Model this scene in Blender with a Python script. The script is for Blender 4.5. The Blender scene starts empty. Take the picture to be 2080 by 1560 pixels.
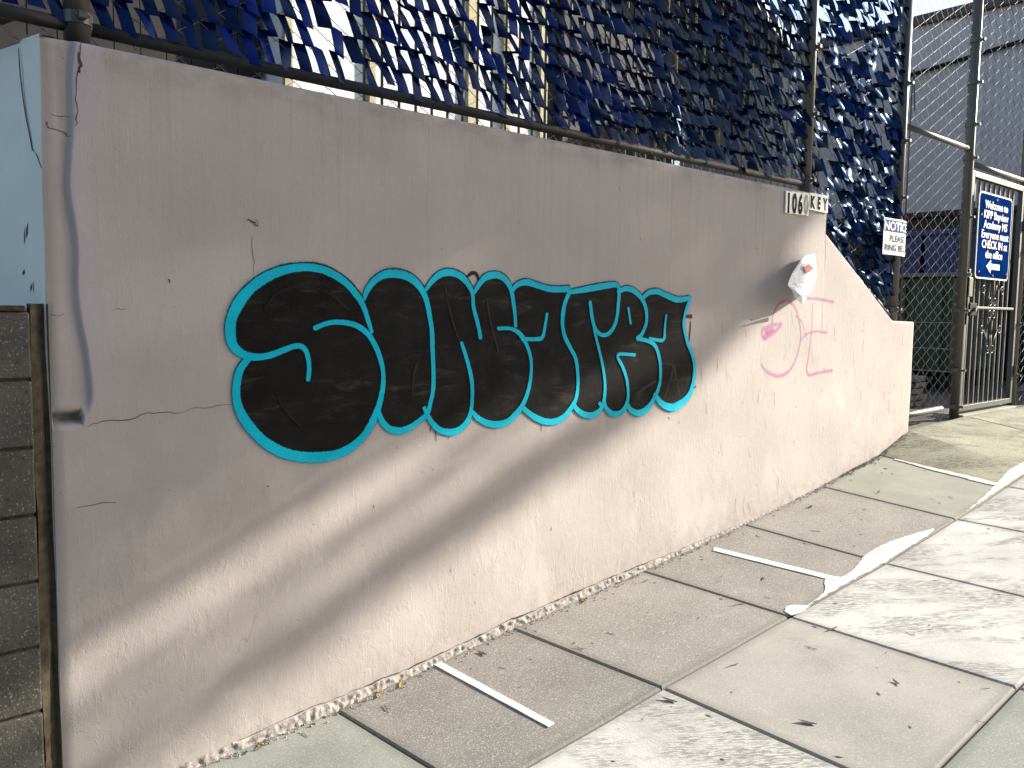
import bpy, bmesh, math, random
import numpy as np
from mathutils import Vector, Matrix
from mathutils import noise as mnoise
from mathutils.geometry import delaunay_2d_cdt
R = random.Random(7)
scn = bpy.context.scene
COL = scn.collection
EYE = 1.55
# ------------------------------------------------------------------ camera
def make_camera():
    yaw, pitch, roll = math.radians(48), math.radians(4.85), math.radians(0.82)
    F = Vector((math.cos(yaw)*math.cos(pitch), math.sin(yaw)*math.cos(pitch), -math.sin(pitch)))
    Rt = Vector((math.sin(yaw), -math.cos(yaw), 0)); U = Rt.cross(F)
    R2 = Rt*math.cos(roll) + U*math.sin(roll); U2 = U*math.cos(roll) - Rt*math.sin(roll)
    cd = bpy.data.cameras.new('camera'); cam = bpy.data.objects.new('camera', cd); COL.objects.link(cam)
    m = Matrix((R2, U2, -F)).transposed().to_4x4(); m.translation = Vector((0, -2.8, EYE))
    cam.matrix_world = m
    cd.sensor_fit = 'HORIZONTAL'; cd.sensor_width = 36.0; cd.lens = 36*1720/2080
    cd.clip_start = 0.05; cd.clip_end = 2000
    scn.camera = cam
make_camera()
# ------------------------------------------------------------------ light
SUN_EL, SUN_OFF = 22.7, 20.0          # elevation; angle from the wall line towards the street
SUN_AZ = 90.0 + SUN_OFF               # clockwise from +Y
w = bpy.data.worlds.new('World'); scn.world = w; w.use_nodes = True
nt = w.node_tree; nt.nodes.clear()
sky = nt.nodes.new('ShaderNodeTexSky'); sky.sky_type = 'NISHITA'; sky.sun_disc = False
sky.sun_elevation = math.radians(SUN_EL); sky.sun_rotation = math.radians(SUN_AZ)
sky.air_density = 1.0; sky.dust_density = 1.3; sky.ozone_density = 1.0; sky.altitude = 30
bg = nt.nodes.new('ShaderNodeBackground'); bg.inputs[1].default_value = 0.11
ow = nt.nodes.new('ShaderNodeOutputWorld')
nt.links.new(sky.outputs[0], bg.inputs[0]); nt.links.new(bg.outputs[0], ow.inputs[0])
SUN = Vector((math.cos(math.radians(SUN_EL))*math.cos(math.radians(SUN_OFF)),
              -math.cos(math.radians(SUN_EL))*math.sin(math.radians(SUN_OFF)), math.sin(math.radians(SUN_EL))))
sl = bpy.data.lights.new('sun', 'SUN'); sl.energy = 5.0; sl.angle = math.radians(0.55); sl.color = (1.0, .935, .83)
so = bpy.data.objects.new('sun', sl); COL.objects.link(so); so.location = (20, -6, 14)
so.rotation_euler = SUN.to_track_quat('Z', 'Y').to_euler()
vs = scn.view_settings; vs.view_transform = 'Standard'; vs.look = 'None'; vs.gamma = 1.0; vs.use_curve_mapping = False
vs.exposure = 1.27
scn.cycles.transparent_max_bounces = 24
# ------------------------------------------------------------------ helpers
def mesh(name, verts, faces, uvs=None, attr=None, smooth=False):
    me = bpy.data.meshes.new(name)
    me.from_pydata([tuple(v) for v in verts], [], [tuple(f) for f in faces])
    if uvs is not None:
        ul = me.uv_layers.new(name='UVMap')
        li = np.empty(len(me.loops), dtype=np.int32); me.loops.foreach_get('vertex_index', li)
        ul.data.foreach_set('uv', np.asarray(uvs, dtype=np.float32)[li].ravel())
    if attr:
        for k, vals in attr.items():
            a = me.attributes.new(k, 'FLOAT', 'POINT'); a.data.foreach_set('value', np.asarray(vals, dtype=np.float32))
    if smooth: me.polygons.foreach_set('use_smooth', [True]*len(me.polygons))
    me.update(); return me
def link(name, me, mat=None, parent=None, kind=None, label=None, loc=None):
    o = bpy.data.objects.new(name, me); COL.objects.link(o)
    if mat is not None and me is not None:
        if not me.materials: me.materials.append(mat)
    if parent is not None: o.parent = parent
    if kind: o['kind'] = kind
    if label: o['label'] = label
    if loc is not None: o.location = loc
    return o
def tag(o, label, cat, group=None):
    o['label'] = label; o['category'] = cat
    if group: o['group'] = group
    return o
def thing(name, label, cat, group=None, loc=(0,0,0)):
    o = bpy.data.objects.new(name, None); COL.objects.link(o); o.location = loc; o.empty_display_size = .2
    return tag(o, label, cat, group)
class MB:
    """collects simple solids into one vertex and face list"""
    def __init__(s): s.v = []; s.f = []
    def add(s, v, f):
        n = len(s.v); s.v += [tuple(p) for p in v]; s.f += [tuple(i+n for i in q) for q in f]
    def box(s, x0, x1, y0, y1, z0, z1, b=0.0):
        if b <= 0:
            v = [(x,y,z) for z in (z0,z1) for y in (y0,y1) for x in (x0,x1)]
            s.add(v, [(0,2,3,1),(4,5,7,6),(0,1,5,4),(2,6,7,3),(0,4,6,2),(1,3,7,5)])
        else:
            bm = bmesh.new(); bmesh.ops.create_cube(bm, size=1)
            for q in bm.verts: q.co = ((x0+x1)/2+q.co.x*(x1-x0), (y0+y1)/2+q.co.y*(y1-y0), (z0+z1)/2+q.co.z*(z1-z0))
            bmesh.ops.bevel(bm, geom=list(bm.edges), offset=b, segments=2, affect='EDGES', profile=.5)
            bm.verts.index_update(); s.add([q.co[:] for q in bm.verts], [[q.index for q in f.verts] for f in bm.faces]); bm.free()
    def tube(s, pts, r, n=6, caps=True):
        pts = [Vector(p) for p in pts]; rs = r if isinstance(r, (list, tuple)) else [r]*len(pts)
        base = len(s.v); up0 = None
        for i, p in enumerate(pts):
            t = (pts[min(i+1,len(pts)-1)] - pts[max(i-1,0)])
            if t.length < 1e-9: t = Vector((0,0,1))
            t.normalize()
            if up0 is None:
                up0 = t.cross(Vector((0,1,0)) if abs(t.y) < .9 else Vector((1,0,0))).normalized()
            a = (up0 - t*up0.dot(t)); a = a.normalized() if a.length > 1e-6 else t.orthogonal().normalized()
            up0 = a; b = t.cross(a)
            for k in range(n):
                an = 2*math.pi*(k+.5)/n
                s.v.append(tuple(p + (a*math.cos(an)+b*math.sin(an))*rs[i]))
        for i in range(len(pts)-1):
            for k in range(n):
                s.f.append((base+i*n+k, base+i*n+(k+1)%n, base+(i+1)*n+(k+1)%n, base+(i+1)*n+k))
        if caps:
            s.f.append(tuple(base+k for k in range(n))[::-1]); s.f.append(tuple(base+(len(pts)-1)*n+k for k in range(n)))
    def build(s, name, mat, parent=None, smooth=False, **k):
        return link(name, mesh(name, s.v, s.f, smooth=smooth), mat, parent, **k)
def catmull(pts, step):
    P = [np.array(p, float) for p in pts]
    if len(P) == 2:
        n = max(2, int(np.linalg.norm(P[1][:2]-P[0][:2])/step)+1)
        return [P[0]+(P[1]-P[0])*t for t in np.linspace(0,1,n)]
    out = []
    for i in range(len(P)-1):
        p0 = P[i-1] if i else 2*P[0]-P[1]; p1, p2 = P[i], P[i+1]; p3 = P[i+2] if i+2 < len(P) else 2*P[-1]-P[-2]
        n = max(1, int(math.ceil(np.linalg.norm(p2[:2]-p1[:2])/step)))
        for t in np.arange(n)/n:
            out.append(.5*((2*p1)+(-p0+p2)*t+(2*p0-5*p1+4*p2-p3)*t*t+(-p0+3*p1-3*p2+p3)*t**3))
    out.append(P[-1]); return out
# ------------------------------------------------------------------ materials
class NT:
    def __init__(s, name):
        s.m = bpy.data.materials.new(name); s.m.use_nodes = True; s.t = s.m.node_tree; s.t.nodes.clear()
        s.out = s.n('ShaderNodeOutputMaterial'); s.b = s.n('ShaderNodeBsdfPrincipled'); s.l(s.b.outputs[0], s.out.inputs[0])
        s.co = s.n('ShaderNodeTexCoord')
    def n(s, t, **k):
        q = s.t.nodes.new(t)
        for a, v in k.items(): setattr(q, a, v)
        return q
    def l(s, a, b): s.t.links.new(a, b)
    def setv(s, sock, v):
        if isinstance(v, (int, float)): sock.default_value = v
        elif isinstance(v, (tuple, list)): sock.default_value = tuple(v)+((1.,) if len(v) == 3 and len(sock.default_value) == 4 else ())
        else: s.l(v, sock)
    def noise(s, scale=5., detail=4., rough=.55, stretch=None, off=(0,0,0), src='Object', dist=0., rot=0.):
        mp = s.n('ShaderNodeMapping'); s.l(s.co.outputs[src], mp.inputs[0])
        mp.inputs['Location'].default_value = off; mp.inputs['Rotation'].default_value = (0, 0, rot); mp.vector_type = 'POINT' if not rot else 'TEXTURE'
        if stretch: mp.inputs['Scale'].default_value = stretch
        q = s.n('ShaderNodeTexNoise'); s.l(mp.outputs[0], q.inputs['Vector'])
        q.inputs['Scale'].default_value = scale; q.inputs['Detail'].default_value = detail; q.inputs['Roughness'].default_value = rough
        q.inputs['Distortion'].default_value = dist
        return q.outputs[0]
    def ramp(s, v, a, b, lo=0., hi=1., smooth=True):
        q = s.n('ShaderNodeMapRange'); q.interpolation_type = 'SMOOTHSTEP' if smooth else 'LINEAR'
        s.setv(q.inputs[0], v)
        for i, x in enumerate((a, b, lo, hi)): q.inputs[i+1].default_value = x
        return q.outputs[0]
    def mix(s, f, a, b, mode='MIX'):
        q = s.n('ShaderNodeMix', data_type='RGBA', blend_type=mode)
        s.setv(q.inputs[0], f); s.setv(q.inputs[6], a); s.setv(q.inputs[7], b); return q.outputs[2]
    def math(s, op, a, b=0., c=0.):
        q = s.n('ShaderNodeMath', operation=op); s.setv(q.inputs[0], a); s.setv(q.inputs[1], b); s.setv(q.inputs[2], c); return q.outputs[0]
    def attr(s, name):
        q = s.n('ShaderNodeAttribute'); q.attribute_name = name; return q.outputs['Fac']
    def bump(s, h, strength=.3, dist=.004):
        q = s.n('ShaderNodeBump'); q.inputs['Strength'].default_value = strength; q.inputs['Distance'].default_value = dist
        s.l(h, q.inputs['Height']); s.l(q.outputs[0], s.b.inputs['Normal'])
    def fin(s, col=None, rough=.8, metal=0., spec=None):
        if col is not None: s.setv(s.b.inputs['Base Color'], col)
        s.setv(s.b.inputs['Roughness'], rough); s.b.inputs['Metallic'].default_value = metal
        if spec is not None: s.b.inputs['Specular IOR Level'].default_value = spec
        return s.m
def plain(name, col, rough=.7, metal=0., var=.15, scale=20., bump=0., spec=None):
    t = NT(name); n = t.noise(scale, 4)
    c = t.mix(t.ramp(n, .3, .7), tuple(x*(1-var) for x in col), tuple(min(1, x*(1+var)) for x in col))
    if bump: t.bump(t.noise(scale*3, 3), bump, .003)
    return t.fin(c, rough, metal, spec)

def wall_material():
    t = NT('pink_plaster')
    pos = t.n('ShaderNodeSeparateXYZ'); t.l(t.co.outputs['Object'], pos.inputs[0]); X, Z = pos.outputs[0], pos.outputs[2]
    col = t.mix(t.ramp(t.noise(1.7, 5, .6), .32, .7), (.45,.395,.362), (.505,.445,.408))
    col = t.mix(t.ramp(t.noise(5, 4, .6, off=(3,0,1)), .5, .75, 0, .45), col, (.455,.41,.395))
    # paler weathered patches low on the wall
    lowp = t.math('MULTIPLY', t.ramp(t.noise(3.2, 5, .62, off=(9,2,4), stretch=(1,1,.6)), .48, .68), t.ramp(Z, 1.7, .9, 0, 1))
    col = t.mix(t.math('MULTIPLY', lowp, .5), col, (.58,.535,.475))
    # run-down streaks from the coping
    st = t.ramp(t.noise(1., 5, .7, stretch=(26, 1, .55)), .48, .78)
    st2 = t.ramp(t.noise(1., 3, .6, stretch=(90, 1, .5), off=(4,0,0)), .55, .8)
    st = t.math('MAXIMUM', st, t.math('MULTIPLY', st2, .7))
    st = t.math('MULTIPLY', st, t.ramp(Z, 1.25, 2.3, .0, 1))
    col = t.mix(t.math('MULTIPLY', st, .42), col, (.25,.225,.20))
    topg = t.math('MULTIPLY', t.ramp(Z, 2.2, 2.34), t.ramp(t.noise(6, 4, .6, stretch=(1,1,2)), .35, .65))
    col = t.mix(t.math('MULTIPLY', topg, .4), col, (.2,.18,.16))
    # lavender repair strip and bare hole
    col = t.mix(t.attr('lavender'), col, (.46,.415,.425))
    col = t.mix(t.attr('bare'), col, (.16,.155,.13))
    # grime near the pavement
    gr = t.math('MULTIPLY', t.attr('foot'), t.ramp(t.noise(14, 5, .65), .38, .66))
    col = t.mix(t.math('MULTIPLY', gr, .55), col, (.27,.24,.205))
    # pits and specks
    pits = t.ramp(t.noise(70, 2, .5, off=(1,5,2)), .73, .78)
    col = t.mix(t.math('MULTIPLY', pits, .55), col, (.17,.15,.13))
    pk = t.ramp(t.noise(11, 3, .6, off=(7,1,2), stretch=(1,1,.35)), .74, .77)
    col = t.mix(t.math('MULTIPLY', pk, .5), col, (.2,.18,.16))
    h = t.math('ADD', t.math('MULTIPLY', t.noise(150, 4, .6), .5), t.math('MULTIPLY', t.noise(26, 5, .62, stretch=(1.3,1,.8)), .55))
    h = t.math('ADD', h, t.math('MULTIPLY', t.ramp(t.noise(13, 4, .7, stretch=(2.2,1,.6), off=(2,2,7)), .5, .62), .22))
    h = t.math('SUBTRACT', h, t.math('MULTIPLY', pits, .8))
    # lifted paint edges and trowel marks, mostly on the right and low down
    pe = t.math('MULTIPLY', t.ramp(t.noise(5.5, 6, .62, off=(6,3,8), stretch=(1.3,1,.8), dist=.4), .53, .545), t.math('MAXIMUM', t.ramp(X, 3.2, 4.8), t.ramp(Z, 1.0, .5)))
    h = t.math('ADD', h, t.math('MULTIPLY', pe, .55))
    tm = t.noise(1., 4, .6, stretch=(9, 1, 16), off=(1,4,1), dist=1.2)
    h = t.math('ADD', h, t.math('MULTIPLY', tm, .7))
    t.bump(h, .21, .006)
    return t.fin(col, .88, spec=.25)
def paint_material(name, col, col2, rough, soft=.78, alpha=1., streak=False, spec=.13):
    t = NT(name)
    u = t.n('ShaderNodeUVMap'); sp = t.n('ShaderNodeSeparateXYZ'); t.l(u.outputs[0], sp.inputs[0])
    a = t.math('ABSOLUTE', sp.outputs[0])
    a = t.math('ADD', a, t.math('MULTIPLY', t.math('SUBTRACT', t.noise(120, 3, .7), .5), .45))
    fac = t.math('MULTIPLY', t.ramp(a, soft, 1.0, 1, 0), alpha)
    c = t.mix(t.ramp(t.noise(9, 4), .35, .7), col, col2)
    if streak:
        s1 = t.ramp(t.noise(1., 5, .7, stretch=(4, 1, 20), dist=.8), .50, .76)
        s1 = t.math('MULTIPLY', s1, t.ramp(t.noise(4.5, 3), .36, .6))
        c = t.mix(t.math('MULTIPLY', s1, .5), c, (.10,.092,.086))
    t.bump(t.math('ADD', t.noise(150, 4, .6), t.noise(26, 4, .6)), .3, .005)
    t.fin(c, rough, spec=spec)
    tr = t.n('ShaderNodeBsdfTransparent'); ms = t.n('ShaderNodeMixShader')
    t.l(fac, ms.inputs[0]); t.l(tr.outputs[0], ms.inputs[1]); t.l(t.b.outputs[0], ms.inputs[2]); t.l(ms.outputs[0], t.out.inputs[0])
    return t.m
def slab_material(name, col, speck=.5, patch=(.8,.8,.8), pa=.2, rough=.9, broom=0., bump=.35, stain=.3):
    t = NT(name)
    c = t.mix(t.ramp(t.noise(2.6, 5, .6), .3, .72), tuple(x*.86 for x in col), tuple(min(1., x*1.1) for x in col))
    c = t.mix(t.math('MULTIPLY', t.ramp(t.noise(1.3, 4, .6, off=(5,1,0)), .5, .75), pa), c, patch)
    sp = t.ramp(t.noise(130, 2, .5), .53, .66); sd = t.ramp(t.noise(150, 2, .5, off=(3,3,3)), .56, .68)
    c = t.mix(t.math('MULTIPLY', sp, speck), c, tuple(min(1., x*1.75+.05) for x in col))
    c = t.mix(t.math('MULTIPLY', sd, speck), c, tuple(x*.42 for x in col))
    st = t.ramp(t.noise(9, 4, .65, off=(1,7,0)), .6, .76)
    c = t.mix(t.math('MULTIPLY', st, stain), c, tuple(x*.62 for x in col))
    edge = t.attr('edge')
    c = t.mix(t.math('MULTIPLY', edge, .55), c, tuple(x*.5 for x in col))
    h = t.noise(170, 3, .6)
    if broom:
        wv = t.noise(1., 3, .6, stretch=(110, 14, 1), off=(0,3,0), dist=.3)
        h = t.math('ADD', h, t.math('MULTIPLY', wv, broom))
        vr = t.n('ShaderNodeVectorRotate', rotation_type='Z_AXIS'); t.l(t.co.outputs['Object'], vr.inputs['Vector']); vr.inputs['Angle'].default_value = math.radians(38)
        def rn(sx, sy, det, off):
            mp = t.n('ShaderNodeMapping'); t.l(vr.outputs[0], mp.inputs[0]); mp.inputs['Scale'].default_value = (sx, sy, 1); mp.inputs['Location'].default_value = off
            q = t.n('ShaderNodeTexNoise'); t.l(mp.outputs[0], q.inputs['Vector']); q.inputs['Scale'].default_value = 1.; q.inputs['Detail'].default_value = det; q.inputs['Roughness'].default_value = .62; q.inputs['Distortion'].default_value = .4
            return q.outputs[0]
        sc = t.math('MULTIPLY', t.ramp(rn(24, 130, 3, (0,0,0)), .42, .56), t.ramp(rn(2.0, 6.0, 4, (3,1,0)), .43, .58))
        c = t.mix(t.math('MULTIPLY', sc, min(.85, broom*1.05)), c, tuple(x*.42 for x in col))
    t.bump(h, bump, .004)
    return t.fin(c, rough, spec=.2)
def slat_material():
    t = NT('blue_plastic_tape')
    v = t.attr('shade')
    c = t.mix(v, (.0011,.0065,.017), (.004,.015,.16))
    df = t.n('ShaderNodeBsdfDiffuse'); t.l(c, df.inputs[0])
    gl = t.n('ShaderNodeBsdfGlossy'); gl.inputs['Color'].default_value = (.012,.017,.027,1); gl.inputs['Roughness'].default_value = .22
    ad = t.n('ShaderNodeAddShader'); t.l(df.outputs[0], ad.inputs[0]); t.l(gl.outputs[0], ad.inputs[1])
    tl = t.n('ShaderNodeBsdfTranslucent'); t.l(t.mix(.6, c, (.008,.03,.16)), tl.inputs[0])
    ms = t.n('ShaderNodeMixShader'); ms.inputs[0].default_value = .2
    t.l(ad.outputs[0], ms.inputs[1]); t.l(tl.outputs[0], ms.inputs[2]); t.l(ms.outputs[0], t.out.inputs[0])
    bp = t.n('ShaderNodeBump'); bp.inputs['Strength'].default_value = .25; bp.inputs['Distance'].default_value = .004
    t.l(t.noise(30, 3), bp.inputs['Height']); t.l(bp.outputs[0], df.inputs['Normal']); t.l(bp.outputs[0], gl.inputs['Normal'])
    return t.m
def block_material():
    t = NT('ground_face_block')
    c = t.mix(t.ramp(t.noise(4, 4), .35, .7), (.085,.08,.068), (.135,.126,.107))
    c = t.mix(t.ramp(t.noise(150, 2, .5), .62, .70, 0, .6), c, (.48,.46,.41))
    c = t.mix(t.ramp(t.noise(80, 2, .5, off=(3,1,2)), .62, .7, 0, .7), c, (.05,.047,.04))
    t.bump(t.noise(90, 4, .6), .5, .006)
    return t.fin(c, .9, spec=.2)
def metal(name, col, rough=.45, met=.75, dirt=(.12,.11,.09), da=.35):
    t = NT(name)
    c = t.mix(t.ramp(t.noise(18, 5, .6), .45, .75, 0, da), col, dirt)
    t.bump(t.noise(60, 3), .12, .002)
    return t.fin(c, rough, met)
def mint_material():
    t = NT('mint_paint')
    c = t.mix(t.ramp(t.noise(2.5, 4), .35, .7), (.60,.645,.625), (.66,.705,.68))
    c = t.mix(t.ramp(t.noise(30, 3, .6, off=(2,2,2)), .72, .77, 0, .6), c, (.14,.16,.15))
    t.bump(t.noise(130, 4, .6), .3, .005)
    return t.fin(c, .85, spec=.25)
M = {}
M['wall'] = wall_material()
M['mint'] = mint_material()
M['block'] = block_material()
M['mortar'] = plain('brown_mortar', (.075,.058,.034), .95, var=.35, scale=30, bump=.5)
M['cyan'] = paint_material('cyan_spray', (.0,.48,.64), (.0,.55,.72), .65)
M['cyan_mist'] = paint_material('cyan_overspray', (.0,.36,.50), (.0,.40,.56), .8, soft=.0, alpha=.30)
M['black'] = paint_material('black_paint', (.0055,.005,.005), (.012,.011,.0105), .75, soft=.9, streak=True)
M['blackspray'] = paint_material('black_spray', (.006,.006,.008), (.012,.012,.014), .5, soft=.55)
M['haze_black'] = paint_material('black_overspray', (.004,.02,.035), (.006,.024,.04), .5, soft=.62)
M['pink'] = paint_material('pink_spray', (.56,.21,.42), (.62,.26,.47), .75, soft=.02, alpha=.6)
M['crack'] = paint_material('crack_shadow', (.05,.045,.04), (.10,.09,.08), .95, soft=.6)
M['footing'] = plain('rough_footing', (.33,.295,.26), .95, var=.35, scale=60, bump=.8)
M['slat'] = slat_material()
M['galv'] = metal('galvanised_steel', (.12,.113,.097), .45, .3)
M['wire'] = metal('galvanised_wire', (.085,.085,.078), .55, .15, da=.3)
M['darkwire'] = metal('weathered_wire', (.16,.155,.14), .5, .6)
M['darkpipe'] = metal('dark_pipe', (.05,.045,.04), .6, .3)
M['gate'] = metal('grey_gate_paint', (.06,.064,.062), .5, .15)
M['lock'] = plain('black_lock', (.012,.012,.012), .8, spec=.15)
M['white'] = plain('white_sign_sheet', (.78,.79,.77), .4, var=.05)
M['navy'] = plain('navy_sign_face', (.003,.024,.135), .5, var=.35, scale=6, spec=.0)
M['signblue'] = plain('notice_blue', (.015,.05,.22), .6, var=.1, spec=.05)
M['ink'] = plain('black_ink', (.01,.01,.01), .7, spec=.15)
M['fadedink'] = plain('faded_ink', (.33,.34,.32), .6, var=.5, scale=40)
M['signgrey'] = plain('pale_lettering', (.72,.73,.72), .5, var=.08)
M['red'] = plain('red_tape', (.5,.015,.02), .5)
M['paper'] = plain('white_paper', (.80,.81,.83), .6, var=.04)
M['print'] = plain('red_print', (.55,.16,.11), .5, var=.5, scale=70)
M['tape'] = plain('white_tape', (.86,.86,.84), .55, var=.05)
M['slab_agg'] = slab_material('worn_aggregate_slab', (.285,.265,.232), .62, (.34,.31,.265), .35, stain=.35)
M['slab_agg2'] = slab_material('worn_aggregate_slab_pale', (.31,.288,.25), .55, (.36,.33,.28), .3, stain=.35)
M['slab_green'] = slab_material('greenish_slab', (.30,.305,.262), .32, (.30,.30,.25), .3, bump=.22)
M['slab_smooth'] = slab_material('smooth_green_slab', (.36,.355,.285), .12, (.43,.42,.34), .3, bump=.12)
M['slab_ramp'] = slab_material('rough_broomed_slab', (.33,.315,.225), .5, (.36,.35,.24), .4, broom=.9, bump=.6)
M['slab_white'] = slab_material('pale_broomed_slab', (.57,.55,.50), .16, (.74,.73,.69), .5, broom=.8, bump=.25, stain=.12)
M['slab_dull'] = slab_material('dull_slab', (.40,.375,.325), .22, (.46,.44,.36), .35, bump=.2)
M['cement'] = plain('white_cement', (.64,.625,.58), .9, var=.14, scale=9, bump=.3)
M['soil'] = plain('joint_soil', (.13,.115,.095), .95, var=.4, scale=40)
M['asphalt'] = plain('asphalt', (.05,.05,.05), .9, var=.25, scale=60, bump=.3)
M['leafbrown'] = plain('dry_leaf_brown', (.17,.10,.04), .7, var=.4)
M['leafdark'] = plain('dry_leaf_dark', (.06,.045,.03), .75, var=.4)
M['leafyellow'] = plain('dry_leaf_yellow', (.42,.24,.06), .6, var=.3)
M['greywall'] = plain('grey_stucco', (.47,.45,.47), .85, var=.08, scale=3, bump=.15)
M['trim'] = plain('dark_roof_trim', (.085,.06,.06), .7)
M['brownsiding'] = plain('brown_siding', (.018,.013,.010), .8, var=.25, scale=6)
M['whitestucco'] = plain('white_stucco', (.80,.78,.74), .85, var=.04, scale=4)
M['beige'] = plain('beige_board', (.40,.34,.19), .7, var=.15)
M['shed'] = plain('dark_shed_boards', (.008,.006,.005), .8, var=.3, scale=8)
M['ochrewood'] = plain('ochre_picket', (.23,.18,.075), .6, var=.2)
M['dumpster'] = plain('dark_green_steel', (.012,.035,.018), .55, var=.25, scale=6)
M['bluebin'] = plain('blue_bin', (.01,.02,.12), .5)
M['black_steel'] = plain('dark_corrugated', (.014,.014,.016), .7, var=.3)
M['greywood'] = plain('grey_planks', (.16,.155,.145), .85, var=.25, scale=12)
M['glass'] = plain('dark_window_glass', (.02,.025,.03), .1)
M['treeleaf'] = plain('tree_leaf', (.05,.085,.03), .6, var=.4, scale=3)
M['bark'] = plain('bark', (.13,.10,.075), .95, var=.35, scale=14, bump=.6)
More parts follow.
